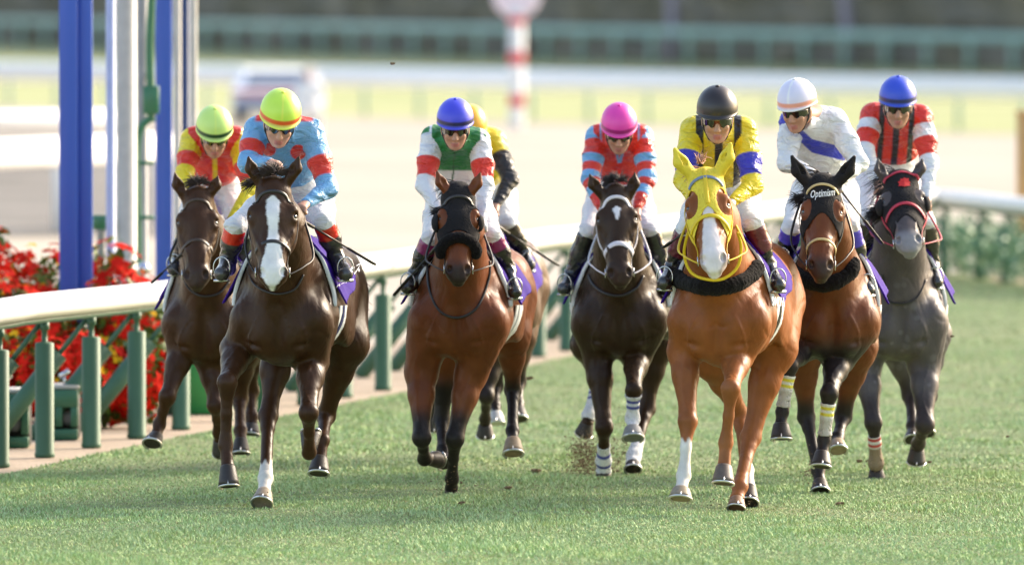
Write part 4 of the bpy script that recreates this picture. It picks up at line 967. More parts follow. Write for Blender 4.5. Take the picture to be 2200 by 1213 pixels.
make_jockey("F", "jockey in white silks with a blue sash and a white helmet, head turned aside", hF, (1711, 216), (-.42, 16), ((1700, 268), (1795, 268)), ((1690, 350), (1845, 350)), ((1730, 362), (1808, 388)), (1772, 415),
    ((1700, 490), (1826, 486)), ((1688, 545), (1850, 580)), ((1680, 565), (1864, 622)), silkF, .80, helm_plain((.72, .70, .86), (.85, .35, .25), (.85, .85, .88), (.8, .8, .82)), ((.08, .05, .55), BLACK, .40), glove=(.7, .7, .72))
make_jockey("G", "jockey in red and black striped silks with white sleeves and a blue helmet", hG, (1929, 209), (.02, 13), ((1872, 256), (1980, 260)), ((1858, 325), (1997, 350)), ((1885, 390), (1990, 425)), (1908, 395),
    ((1868, 470), (1990, 478)), ((1850, 560), (2003, 568)), ((1850, 590), (2011, 606)), silkG, .50, helm_plain((.03, .08, .62), (.02, .03, .12)), ((.05, .035, .03), BLACK, .4))
make_jockey("A", "jockey in red silks with yellow sleeves and a lime helmet, beside the gantry", hA, (461, 273), (.08, 28), ((412, 308), (512, 308)), ((397, 375), (540, 408)), ((408, 432), (498, 470)), (462, 415),
    ((402, 498), (524, 498)), ((384, 555), (512, 580)), ((374, 578), (512, 600)), silkA, .62, helm_plain((.62, .86, .22), (.01, .06, .02), (.72, .90, .2)), ((.02, .02, .022), (.03, .03, .035), .4))
whip("long dark whip held across by the jockey in light blue", (650, 474), (806, 568), hB, -.05, .45)
whip("dark whip pointing down past the bay's shoulder, held by the jockey in green", (938, 530), (846, 634), hC, -.1, .1)
whip("dark whip sticking out behind the half-hidden jockey in yellow and black", (1075, 490), (1200, 570), hC2, -.1, .3)
whip("dark whip held low by the red and yellow jockey nearest the gantry", (388, 548), (325, 608), hA, -.1, .0)
whip("thin dark whip held by the jockey in white with the blue sash", (1790, 388), (1896, 524), hF, -.05, .3)
whip("whip with a dark flap held at the chestnut's neck by the jockey in yellow", (1470, 500), (1425, 532), hE, .05, .2)
# reins run from the bit to the hands
for h, m in ((hB, M_BRIDLE), (hE, M_YELT), (hC, M_BRIDLE), (hC2, M_BRIDLE), (hD, M_WTAPE), (hF, M_BRIDLE), (hG, M_REDT), (hA, M_BRIDLE)): reins(h, h.hands, m)
# ------------------------------------------------------------------ the place
def G(x, y): D = ground_D(y); return np.array([(x - 1100) * D / F, D, 0.0])
def sheet(name, pts, z, material):
    c = np.array([(p[0], p[1], z) for p in pts]); mb = MB(); mb.add(c, [tuple(range(len(c)))])
    o = mb.build(name, material, smooth=False); return setp(o, kind="structure")
def ground_mat(name, ca, cb, s1, s2, rough=.9, cc=None, bump=.3):
    m = bpy.data.materials.new(name); m.use_nodes = True; n = m.node_tree; b = n.nodes["Principled BSDF"]; b.inputs["Roughness"].default_value = rough; b.inputs["Specular IOR Level"].default_value = .2
    tc = n.nodes.new("ShaderNodeTexCoord"); n1 = n.nodes.new("ShaderNodeTexNoise"); n1.inputs["Scale"].default_value = s1; n1.inputs["Detail"].default_value = 8; n1.inputs["Roughness"].default_value = .65
    n2 = n.nodes.new("ShaderNodeTexNoise"); n2.inputs["Scale"].default_value = s2; n2.inputs["Detail"].default_value = 6
    for k in (n1, n2): n.links.new(tc.outputs["Object"], k.inputs["Vector"])
    r1 = n.nodes.new("ShaderNodeValToRGB"); r1.color_ramp.elements[0].position = .35; r1.color_ramp.elements[1].position = .65; r1.color_ramp.elements[0].color = (*ca, 1); r1.color_ramp.elements[1].color = (*cb, 1)
    if cc: e = r1.color_ramp.elements.new(.5); e.color = (*cc, 1)
    n.links.new(n1.outputs[0], r1.inputs[0]); mr = n.nodes.new("ShaderNodeMapRange"); mr.inputs[3].default_value = .75; mr.inputs[4].default_value = 1.25; n.links.new(n2.outputs[0], mr.inputs[0])
    v = n.nodes.new("ShaderNodeVectorMath"); v.operation = 'SCALE'; n.links.new(r1.outputs[0], v.inputs[0]); n.links.new(mr.outputs[0], v.inputs[3]); n.links.new(v.outputs[0], b.inputs["Base Color"])
    bp = n.nodes.new("ShaderNodeBump"); bp.inputs["Strength"].default_value = bump; bp.inputs["Distance"].default_value = .03; n.links.new(n2.outputs[0], bp.inputs["Height"]); n.links.new(bp.outputs[0], b.inputs["Normal"])
    return m
RAILPX = [(-420, 1095, .93), (0, 1003, .93), (80, 985, .93), (375, 925, .90), (780, 845, .90), (850, 832, .90), (1165, 764, .90), (1222, 752, .89), (1430, 712, .87), (1640, 662, .84), (1850, 615, .80), (2010, 590, .76), (2200, 612, .75), (2420, 640, .75)]
def rail_path(n=12):
    a = [np.append(G(x, y)[:2], h) for (x, y, h) in RAILPX]; return smooth_path(a, n)
RP = np.array(rail_path()); RPs = np.concatenate([[0], np.cumsum(np.linalg.norm(np.diff(RP[:, :2], axis=0), axis=1))])
def rail_at(s): return np.array([np.interp(s, RPs, RP[:, i]) for i in range(3)])
M_TURF = ground_mat("turf", (.125, .185, .075), (.195, .22, .11), .55, 28, cc=(.16, .20, .09))
M_SAND = ground_mat("sand", (.40, .35, .29), (.50, .445, .37), .12, 9, cc=(.45, .40, .335))
M_SOIL = ground_mat("bare_soil", (.36, .28, .21), (.46, .37, .29), 1.2, 25)
M_MEADOW = ground_mat("meadow", (.31, .35, .16), (.44, .44, .23), .10, 6, cc=(.37, .39, .19))
sheet("ground", [(-500, -100), (500, -100), (500, 2500), (-500, 2500)], -.012, M_MEADOW)
left = [(p[0] + .22, p[1]) for p in RP]      # turf lies on the field side of the rail
ti = int(np.argmax(RP[:, 1])); right_end = left[-1]
tp = [(-60, -60), (60, -60), (60, RP[-1][1] + 4)] + [(p[0] + (.22 if k < ti else 0), p[1] - (.25 if k >= ti else 0)) for k, p in reversed(list(enumerate(RP)))] + [(-14, 40)]
sheet("dirt_track", [(-80, 30), (80, 30), (80, 60), (-80, 396)], -.008, M_SAND)
sheet("path", [(-22, 128), (-3.9, 128), (-6.4, 214), (-34, 214)], -.004, ground_mat("grey_gravel", (.15, .138, .125), (.26, .24, .22), .5, 20))
sheet("path", [(p[0] + .6, p[1] - .2) for p in RP] + [(p[0] - 1.6, p[1] + 1.4) for p in reversed(list(RP))], -.004, M_SOIL)
sheet("turf_track", tp, 0.0, M_TURF)

# running rail: white cap on green posts with slanted braces behind
M_RAILW = mat("white_rail", (.84, .82, .80), .6, grain=.07, noise=5)
M_GREENP = mat("green_post", (.045, .125, .072), .55, grain=.10, noise=6)
M_GREEND = mat("dark_green_steel", (.03, .09, .06), .4)
def running_rail():
    s1 = RPs[-1]; c = rail_at(s1 * .3); root = empty("running_rail", (c[0], c[1], 0), "white topped running rail on green posts curving behind the horses", "rail")
    mb = MB(); pts = [np.array((*p[:2], p[2])) for p in RP]
    V = []; n = 14
    for i, p in enumerate(pts):
        t = unit(pts[min(i + 1, len(pts) - 1)] - pts[max(i - 1, 0)]); a = unit(np.cross(t, (0, 0, 1)))
        for k in range(n):
            an = 2 * math.pi * k / n; V.append(p + a * .10 * math.cos(an) + np.array((0, 0, 1)) * (.072 * math.sin(an) + (.01 if math.sin(an) > 0 else 0)))
    Fs = [(i * n + k, i * n + (k + 1) % n, (i + 1) * n + (k + 1) % n, (i + 1) * n + k) for i in range(len(pts) - 1) for k in range(n)]
    mb.add(V, Fs); mb.build("rail_cap", M_RAILW, root)
    mb = MB(); mb.tube([p - np.array((0, 0, .085)) for p in pts], .022, 8); mb.build("support_beam", M_GREEND, root)
    s = 1.2
    while s < s1 - 1:
        p = rail_at(s); t = unit(np.append((rail_at(s + .2) - rail_at(s - .2))[:2], 0)); out = np.array((-t[1], t[0], 0))   # away from the turf
        h_ = p[2] - .10; g = np.array((p[0], p[1], 0.0))
        mb = MB(); mb.lathe(g, [(.060, 0), (.064, .02), (.058, .03), (.058, h_ * .84), (.050, h_ * .85), (.018, h_ * .855), (.018, h_ - .05), (.03, h_ - .045), (.03, h_)], 16); mb.build("post", M_GREENP, root)
        a = g + out * .62 - t * .30 ; b = np.array((p[0], p[1], h_)) + out * .02 ; mb = MB()
        mb.tube([a, a * .28 + b * .72], .058, 12); mb.tube([a * .29 + b * .71, b], .016, 8); mb.build("brace", M_GREENP, root)
        s += 1.43
running_rail()

def simple_rail(name, label, p0, p1, h, rad, spacing, mr, mp, post_r=.045, cat="rail", low=None):
    p0, p1 = np.array(p0, float), np.array(p1, float); L_ = np.linalg.norm(p1 - p0); c = (p0 + p1) / 2
    root = empty(name, tuple(c), label, cat); mb = MB(); z = np.array((0, 0, 1.0)); t = unit(p1 - p0); a = np.cross(t, z)
    prof = [(math.cos(x) * rad * .7, math.sin(x) * rad) for x in np.linspace(0, 2 * math.pi, 13)[:-1]]
    V = [q_ + a * u + z * (h + v) for q_ in (p0, p1) for (u, v) in prof]; mb.add(V, [(k, (k + 1) % 12, 12 + (k + 1) % 12, 12 + k) for k in range(12)] + [tuple(range(11, -1, -1)), tuple(range(12, 24))])
    mb.build("rail_bar", mr, root)
    if low: mb = MB(); mb.tube([p0 + z * low, p1 + z * low], rad * .4, 8); mb.build("lower_bar", mp, root)
    n = int(L_ / spacing)
    for i in range(n + 1):
        q_ = p0 + t * (i * spacing + .2); mb = MB(); mb.lathe(q_ - a * .06, [(post_r, 0), (post_r, h - rad * .5), (post_r * .8, h - rad * .3)], 8); mb.build("post", mp, root)
M_FARG = mat("far_green", (.36, .52, .48), .5)
M_PALEB = mat("pale_blue_white", (.90, .90, .92), .4)
simple_rail("running_rail", "white rail with thin posts on the far side of the dirt track", (-14.6, 256, 0), (11.9, 207, 0), .80, .21, 2.4, M_PALEB, M_FARG)
simple_rail("running_rail", "thick white rail at the left edge behind the blue gantry posts", (-9.5, 118, 0), (-3.6, 134.5, 0), .92, .17, 3.2, M_RAILW, M_PALEB, .08)
simple_rail("running_rail", "pale lilac rail at the left, above the thick white one", (-12, 157, 0), (-5.2, 161, 0), .92, .10, 2.5, M_PALEB, M_PALEB)
simple_rail("fence", "green two-rail fence in front of the dark hedge far behind", (-25, 464.5, 0), (20, 316, 0), 1.04, .14, 3.9, M_FARG, M_FARG, .11, cat="fence")

# far hedge: one leafy mass
def noise3(p, s, seed=0):
    p = p * s + seed; return (np.sin(p[:, 0] * 1.7 + 1.3 * np.sin(p[:, 2] * 1.1 + seed)) + np.sin(p[:, 2] * 2.3 + 1.1 * np.sin(p[:, 0] * 1.9)) + np.sin((p[:, 0] + p[:, 2]) * 3.1 + seed * 2)) / 3
nx, nz = 340, 44; X = np.linspace(-60, 70, nx); Zs = np.linspace(0, 9, nz); V = []
gx, gz = np.meshgrid(X, Zs, indexing='ij'); P3 = np.stack([gx.ravel(), 394 - gx.ravel() * 3.3, gz.ravel()], 1)
P3[:, 1] += 1.2 * noise3(P3, .8, 3) + .5 * noise3(P3, 2.7, 1) + rng.randn(len(P3)) * .25 + np.maximum(P3[:, 2] - 7, 0) ** 1.5; P3[:, 2] += rng.randn(len(P3)) * .08 * (P3[:, 2] > .1)
Q = np.array([(i * nz + j, (i + 1) * nz + j, (i + 1) * nz + j + 1, i * nz + j + 1) for i in range(nx - 1) for j in range(nz - 1)])
back = P3 + np.array((0, 4.0, 0)); nb_ = len(P3); top = np.array([(i * nz + nz - 1, (i + 1) * nz + nz - 1, (i + 1) * nz + nz - 1 + nb_, i * nz + nz - 1 + nb_) for i in range(nx - 1)])
M_HEDGE = ground_mat("hedge_leaves", (.16, .145, .12), (.27, .23, .18), .35, 3.0, cc=(.20, .175, .14))
setp(link_mesh("hedge", np.concatenate([P3, back]), np.concatenate([Q, Q[:, ::-1] + nb_, top]), M_HEDGE, smooth=False), "tall dark hedge closing the view far behind the green fence", "hedge", kind="stuff")

def leaf_cloud(center, rad, n, size, seed, cols=None, squash=(1, 1, 1), shellish=.4):
    rg = np.random.RandomState(seed); d = rg.randn(n, 3); d /= np.linalg.norm(d, axis=1)[:, None]; r = rg.rand(n) ** shellish
    c = np.array(center) + d * r[:, None] * np.array(rad) * np.array(squash); a = rg.randn(n, 3); a /= np.linalg.norm(a, axis=1)[:, None]; b = np.cross(a, rg.randn(n, 3)); b /= np.linalg.norm(b, axis=1)[:, None]
    s_ = size * rg.uniform(.6, 1.3, n)[:, None]; V = np.stack([c - a * s_, c - b * s_ * .45 , c + a * s_, c + b * s_ * .45], 1).reshape(-1, 3); return V, np.arange(n * 4).reshape(n, 4)
M_LEAFD = mat("dark_leaves", (.04, .09, .03), .6, grain=.3, noise=3); M_BARK = mat("pale_bark", (.40, .34, .42), .8)
for i, (x, D, r) in enumerate(((1440, 371, .24), (1815, 354, .22))):
    p = P(x, 0, D); root = empty("tree", (p[0], D, 0), ("pale trunked tree by the far hedge, nearer the middle of the photo", "pale trunked tree by the far hedge, farther right")[i], "tree", "pale trunked trees by the far hedge")
    mb = MB(); pts = [(p[0] + .1 * math.sin(k * 1.3 + i), D, k * 1.2) for k in range(7)]; mb.tube(pts, [r, r * .9, r * .8, r * .75, r * .7, r * .6, r * .4], 10)
    for k in range(6): an = k * 1.05 + i; mb.tube([pts[4], (p[0] + 1.2 * math.cos(an), D + 1.2 * math.sin(an), 6.6), (p[0] + 2 * math.cos(an), D + 2 * math.sin(an), 8)], [r * .4, r * .25, .04], 6)
    mb.build("trunk", M_BARK, root); V, Q = leaf_cloud((p[0], D, 8.0), (2.8, 2.8, 2.2), 5000, .16, 40 + i); link_mesh("crown", V, Q, M_LEAFD, root, smooth=False)

# furlong pole
def furlong():
    D = 217.0; p = P(1110, 275, D); root = empty("furlong_pole", (p[0], D, 0), "red and white banded furlong pole with a round white head", "pole"); s = F / D
    zt = lambda y: CAMH - (y - YH) / s; mb = MB(); mb.lathe((p[0], D, 0), [(.15, 0), (.145, .05), (.145, zt(22)), (.12, zt(20))], 24); mb.build("pole", M_RAILW, root)
    for (y0, y1) in ((36, 54), (112, 138), (204, 228)):
        mb = MB(); mb.lathe((p[0], D, zt(y1)), [(.15, 0), (.155, .01), (.155, zt(y0) - zt(y1) - .01), (.15, zt(y0) - zt(y1))], 24); mb.build("red_band", mat("red_paint", (.70, .04, .05), .5), root)
    mb = MB(); mb.lathe((p[0], D - .06, zt(-12)), [(.30, 0), (.45, .01), (.47, .04), (.47, .09), (.45, .12), (.30, .13)], 32, axis=(0, 1, 0)); mb.build("round_head", mat("pale_pink_paint", (.82, .70, .78), .5), root)
furlong()

# blue finish gantry and its neighbours on the left
M_BLUE = mat("blue_paint", (.035, .10, .48), .42, grain=.05, noise=4); M_BLUEN = mat("navy_paint", (.01, .035, .13), .5); M_CREAM = mat("cream_paint", (.50, .46, .41), .45); M_GREY = mat("grey_paint", (.30, .29, .30), .5)
M_LILAC = mat("lilac_steel", (.42, .46, .68), .4); M_MACH = mat("machine_green", (.035, .16, .085), .4)
def colbox(mb, x0, x1, D, z0, z1, dep=.16):
    a = P(x0, 0, D)[0]; b = P(x1, 0, D)[0]; mb.box(((a + b) / 2, D + dep / 2, (z0 + z1) / 2), (abs(b - a) / 2, dep / 2, (z1 - z0) / 2), bev=.12)
def gantry():
    root = empty("finish_gantry", (P(230, 0, 78)[0], 78, 0), "blue steel finish gantry with two upright posts behind the flower bed", "gantry")
    mb = MB(); colbox(mb, 127, 166, 76.4, 0, 5.2, .12); colbox(mb, 163, 198, 76.46, 0, 5.198, .10); mb.build("post", M_BLUE, root)
    mb = MB(); colbox(mb, 334, 369, 80.6, 0, 5.2, .12); mb.build("post", M_BLUE, root)
    mb = MB(); a = P(110, 0, 76.4)[0]; b = P(385, 0, 80.6)[0]; mb.box(((a + b) / 2, 78.6, 5.3), (abs(b - a) / 2 + .3, 2.4, .12)); mb.build("crossbeam", M_BLUE, root)
    root = empty("pole", (P(238, 0, 77.6)[0], 77.6, 0), "thin lilac steel pole just right of the wide blue post", "pole", "poles around the gantry")
    mb = MB(); p = P(238, 0, 77.6); mb.lathe((p[0], 77.6, 0), [(.05, 0), (.05, .04), (.033, .06), (.033, 5.0), (.02, 5.02)], 14); mb.build("shaft", M_LILAC, root)
    for (x, D, r, m_, lb) in ((272, 79, .070, M_CREAM, "thick cream white pole between the two blue posts"), (306, 80.2, .038, M_GREY, "slim grey pole beside the thick cream one"), (381, 82, .028, M_CREAM, "slim cream pole right of the second blue post"), (397, 82.6, .036, M_BLUEN, "navy pole behind the lime capped jockey at the far left"), (416, 83.4, .026, M_CREAM, "slim cream pole right of the navy one")):
        p = P(x, 0, D); root = empty("pole", (p[0], D, 0), lb, "pole", "poles around the gantry"); mb = MB(); mb.lathe((p[0], D, 0), [(r * 1.5, 0), (r * 1.5, .05), (r, .07), (r, 5.0), (r * .6, 5.03)], 18); mb.build("shaft", m_, root)
    # green camera stand
    D = 80.0; root = empty("camera_stand", (P(310, 0, D)[0], D, 0), "green steel camera stand with a bent arm between the poles", "stand")
    pz = lambda x, y, dd=0: P(x, y, D + dd)
    mb = MB(); mb.tube(smooth_path([pz(296, 960), pz(296, 500), pz(293, 340), pz(300, 280), pz(322, 255), pz(330, 250)], 5), .028, 10); mb.tube(smooth_path([pz(325, 262), pz(323, 190), pz(322, 90), pz(326, -80), pz(300, -250)], 5), .030, 10); mb.build("bent_arm", M_MACH, root)
    mb = MB(); mb.box(pz(325, 215), (.055, .06, .10)); mb.build("camera_housing", M_MACH, root)
    for y in (350, 467): mb = MB(); mb.tube([pz(290, y), pz(332, y)], .014, 8); mb.build("crossbar", M_MACH, root)
    mb = MB(); mb.tube(smooth_path([pz(297, 10, .3), pz(310, 60, .3), pz(316, 150, .2), pz(320, 200)], 6), .012, 6); mb.build("cable", M_GREY, root)
    D = 79.0; root = empty("pedestal", (P(216, 0, D)[0], D, 0), "green topped pedestal on a grey stem by the wide blue post", "pedestal")
    p = P(216, 0, D); zt = CAMH - (468 - YH) * D / F; mb = MB(); mb.lathe((p[0], D, 0), [(.10, 0), (.10, .02), (.025, .04), (.025, zt - .10), (.045, zt - .08)], 14); mb.build("stem", M_GREY, root)
    mb = MB(); mb.lathe((p[0], D, zt - .09), [(.03, 0), (.075, .03), (.078, .10), (.07, .11)], 18); mb.build("head", M_MACH, root)
    for (x, y, lb) in ((275, 587, "round glass lamp, left one of the pair in the flowers"), (309, 577, "round glass lamp, right one of the pair in the flowers")):
        D = 77.2; p = P(x, y, D); root = empty("lamp", (p[0], D, 0), lb, "lamp", "round lamps by the gantry"); mb = MB(); mb.tube([(p[0], D, 0), (p[0], D, p[2] - .03)], .012, 8); mb.build("stem", M_GREY, root)
        mb = MB(); mb.lathe((p[0], D, p[2]), [(.045 * math.sin(a), -.045 * math.cos(a)) for a in np.linspace(.1, 3.04, 10)], 16); mb.build("globe", mat("chrome_globe", (.85, .85, .9), .12, 1.0), root)
gantry()

# green boxes and cabinets
M_BOXG = mat("bright_green_box", (.03, .30, .08), .45, grain=.06); M_CAB = mat("cabinet_green", (.03, .13, .07), .5, grain=.06); M_HOLE = mat("dark_opening", (.012, .011, .010), .7)
def planter(x0, x1, D, h_, label):
    a, b = P(x0, 0, D)[0], P(x1, 0, D)[0]; root = empty("planter_box", ((a + b) / 2, D, 0), label, "planter", "green boxes behind the rail")
    mb = MB(); mb.box(((a + b) / 2, D + .25, h_ / 2), ((b - a) / 2, .25, h_ / 2), bev=.06); mb.build("box", M_BOXG, root); mb = MB(); mb.box(((a + b) / 2, D + .25, h_ + .012), ((b - a) / 2 + .015, .265, .02), bev=.3); mb.build("rim", M_BOXG, root)
planter(212, 330, 78.3, .62, "bright green box standing in the flowers behind the rail, the left one"); planter(372, 470, 76.6, .58, "bright green box behind the leftmost horse's forelegs"); planter(335, 371, 79.5, .64, "narrow green box at the foot of the second blue post")
def cabinet(x0, x1, y0, y1, D, label, wins):
    a, b = P(x0, 0, D)[0], P(x1, 0, D)[0]; zt = CAMH - (y0 - YH) * D / F; root = empty("camera_cabinet", ((a + b) / 2, D, 0), label, "cabinet", "dark green cabinets under the rail")
    mb = MB(); w_ = (b - a) / 2
    mb.box(((a + b) / 2, D + .30, zt / 2), (w_, .2, zt / 2), bev=.05); mb.build("back_box", M_HOLE, root)
    mb = MB(); cuts = sorted(wins); xs = a
    mb.box(((a + b) / 2, D + .05, zt - .06), (w_, .05, .055), bev=.1); mb.box(((a + b) / 2, D + .05, .035), (w_, .05, .033), bev=.1)
    edges = [a] + [a + (b - a) * c for c in cuts] + [b]
    for e in edges: mb.box((min(max(e, a + .022), b - .022), D + .05, zt / 2 - .01), (.022, .047, zt / 2 - .095), bev=.1)
    mb.build("front_frame", M_CAB, root); mb = MB(); mb.box(((a + b) / 2, D + .28, zt + .012), (w_ + .01, .24, .012), bev=.2); mb.build("lid", M_CREAM, root)
    c = np.array(((a + b) / 2 + w_ * .2, D + .1, zt + .02)); mb = MB(); mb.tube([c, c + np.array((0, 0, .06))], .009, 6); mb.tube([c + np.array((-.03, 0, .055)), c + np.array((.03, 0, .095))], .018, 8); mb.build("spot_lamp", M_STEEL, root)
    for i_ in range(len(edges) - 1):
        xm = (edges[i_] + edges[i_ + 1]) / 2; mb = MB(); mb.lathe((xm, D + .09, zt * .42), [(.02, 0), (.045, .005), (.05, .03), (.05, .05)], 14, axis=(0, 1, 0)); mb.build("lens", M_GREY, root)
cabinet(-60, 60, 845, 975, 71.2, "dark green cabinet with openings at the left edge", [.5]); cabinet(92, 166, 836, 965, 72.4, "dark green cabinet between the second and third rail posts", [.45])

# flower bed: individual plants, each with foliage and its blossoms
M_RED = mat("red_petals", (.72, .020, .010), .8, spec=.1, grain=.25, noise=8); M_YELP = mat("yellow_petals", (.85, .48, .02), .8, spec=.1, grain=.15); M_LEAFG = mat("bed_leaves", (.10, .17, .02), .55, grain=.3, noise=5)
rg = np.random.RandomState(5)
def blossom(V, Fs, c, r, nrm):
    nrm = unit(nrm); a = unit(np.cross(nrm, (0.3, .2, 1))); b = np.cross(nrm, a)
    for k in range(7):
        an = k * 2 * math.pi / 7 + rg.rand(); d = a * math.cos(an) + b * math.sin(an); e = np.cross(nrm, d); i = len(V)
        V += [c, c + d * r * .55 + e * r * .28 + nrm * r * .15, c + d * r * 1.05 + nrm * r * rg.uniform(-.2, .25), c + d * r * .55 - e * r * .28 + nrm * r * .15]; Fs.append((i, i + 1, i + 2, i + 3))
def flower_plant(x, D, h_, yellow, idx):
    p = P(x, 0, D); root = empty("flowering_plant", (p[0], D, 0), "red flowering plant with a few yellow blooms in the bed by the gantry" if not yellow else "yellow blooming plant among the red ones behind the rail", "flowers", "red flowering plants in the bed" if not yellow else "yellow flowering plants in the bed")
    V, Q = leaf_cloud((p[0], D, h_ * .5), (.20, .18, h_ * .5), 340, .05, idx); V[:, 2] = np.maximum(V[:, 2], .01); link_mesh("foliage", V, Q, M_LEAFG, root, smooth=False)
    mb = MB()
    for k in range(5): mb.tube([(p[0] + rg.randn() * .02, D + rg.randn() * .02, 0), (p[0] + rg.randn() * .08, D + rg.randn() * .06, h_ * .8)], [.008, .004], 5)
    mb.build("stems", M_LEAFG, root)
    Vr, Fr, Vy, Fy = [], [], [], []
    for k in range(68):
        d = unit(rg.randn(3) * np.array((1, 1.0, 1)) + np.array((0, -.5, .2))); c = np.array((p[0], D, h_ * .52)) + d * np.array((.22, .20, h_ * .50)) * rg.uniform(.75, 1.05); c[2] = max(c[2], .03)
        if rg.rand() < (.75 if yellow else (.40 if idx % 3 == 0 else .14)): blossom(Vy, Fy, c, rg.uniform(.028, .045), d)
        else: blossom(Vr, Fr, c, rg.uniform(.045, .08), d)
    if Fr: link_mesh("blossoms", Vr, np.array(Fr), M_RED, root, smooth=False)
    if Fy: link_mesh("yellow_blossoms", Vy, np.array(Fy), M_YELP, root, smooth=False)
idx = 100
for D, h_ in ((74.2, .60), (75.6, .90), (77.2, 1.18)):
    x = -60 + rg.uniform(-20, 20)
    while x < 335:
        hh = h_ * rg.uniform(.9, 1.1) * (1.0 if x < 260 else .72 if D > 76 else 1.0)
        if not (185 < x < 400 and D > 76 and False): flower_plant(x, D + rg.uniform(-.25, .25), hh, (0 < x < 60 or 150 < x < 190) and D < 75 and h_ < .6, idx)
        idx += 1; x += rg.uniform(52, 68)

# hedge behind the right end of the rail
V, Q = [], []; off = 0
for k in range(46):
    p = rail_at(RPs[-1] * .70 + (RPs[-1] * .30) * k / 45.0); v, q_ = leaf_cloud((p[0], p[1] + .45, .30), (.36, .22, .34), 125, .050, 300 + k, shellish=.7); v[:, 2] = np.maximum(v[:, 2], .0); V.append(v); Q.append(q_ + off); off += len(v)
root = empty("hedge", tuple(np.append(rail_at(RPs[-1] * .85)[:2], 0)), "low leafy hedge under the white rail at the right edge", "hedge"); link_mesh("foliage", np.concatenate(V), np.concatenate(Q), mat("low_hedge_leaves", (.16, .30, .17), .5, grain=.35, noise=2), root, smooth=False)
p = P(2194, 0, 118); root = empty("post", (p[0] + .02, 118, 0), "tan wooden post at the right edge of the photo", "post"); mb = MB(); mb.box((p[0] + .03, 118, .75), (.075, .075, .75), bev=.1); mb.box((p[0] + .03, 118, 1.52), (.09, .09, .02)); mb.build("shaft", mat("tan_wood", (.55, .32, .13), .7, noise=8), root)

# white car and a crouching attendant beyond the dirt track
def car():
    D = 224.0; c = P(592, 0, D); root = empty("parked_car", (c[0], D, 0), "white car with a red stripe, out of focus behind the jockey in light blue", "car")
    prof = [(-1.9, .22), (-1.95, .45), (-1.85, .62), (-1.2, .70), (-.75, 1.02), (.55, 1.06), (1.25, .74), (1.85, .66), (1.95, .42), (1.9, .22)]
    mb = MB(); V = []; rows = [(-.86, .0), (-.88, 1.0), (.88, 1.0), (.86, 0.0)]
    n = len(prof); V = []
    for (xw) in (-.87, -.80, .80, .87):
        for (l, z) in prof: tum = max(0, z - .70) * .45; xx = xw - math.copysign(tum, xw); V.append((c[0] + xx, D + 2 + l, z + (.015 if abs(xw) < .85 else 0)))
    Fs = [(i * n + k, i * n + (k + 1) % n, (i + 1) * n + (k + 1) % n, (i + 1) * n + k) for i in range(3) for k in range(n)] + [tuple(range(n)), tuple(range(4 * n - 1, 3 * n - 1, -1))]
    mb.add(V, Fs); mb.build("body", mat("car_paint", (.90, .90, .95), .3, coat=.5, grain=.02), root, smooth=False)
    mb = MB(); mb.box((c[0], D + .055, .60), (.84, .04, .045)); mb.build("stripe", mat("red_stripe", (.5, .02, .06), .4), root)
    mb = MB(); mb.box((c[0], D + .08, .34), (.80, .05, .10)); mb.build("bumper", mat("bumper_blue_grey_shade", (.20, .24, .38), .5), root)  # blue-grey shade low on the white car, put into the bumper's colour
    mb = MB(); mb.add([(c[0] - .62, D + .78, .74), (c[0] + .62, D + .78, .74), (c[0] + .55, D + 1.2, 1.0), (c[0] - .55, D + 1.2, 1.0)], [(0, 1, 2, 3)]); mb.build("windscreen", mat("glass_dark", (.22, .25, .32), .1), root, smooth=False)
    for sx in (-.72, .72):
        mb = MB(); mb.box((c[0] + sx, D + .05, .52), (.10, .05, .04)); mb.build("headlight", mat("lamp_glass", (.8, .8, .8), .1), root)
        for ly in (.6, 3.3): mb = MB(); mb.lathe((c[0] + sx - .09, D + ly, .29), [(.2, 0), (.29, .01), (.29, .17), (.2, .18)], 20, axis=(1, 0, 0)); mb.build("wheel", M_STRAP, root)
car()
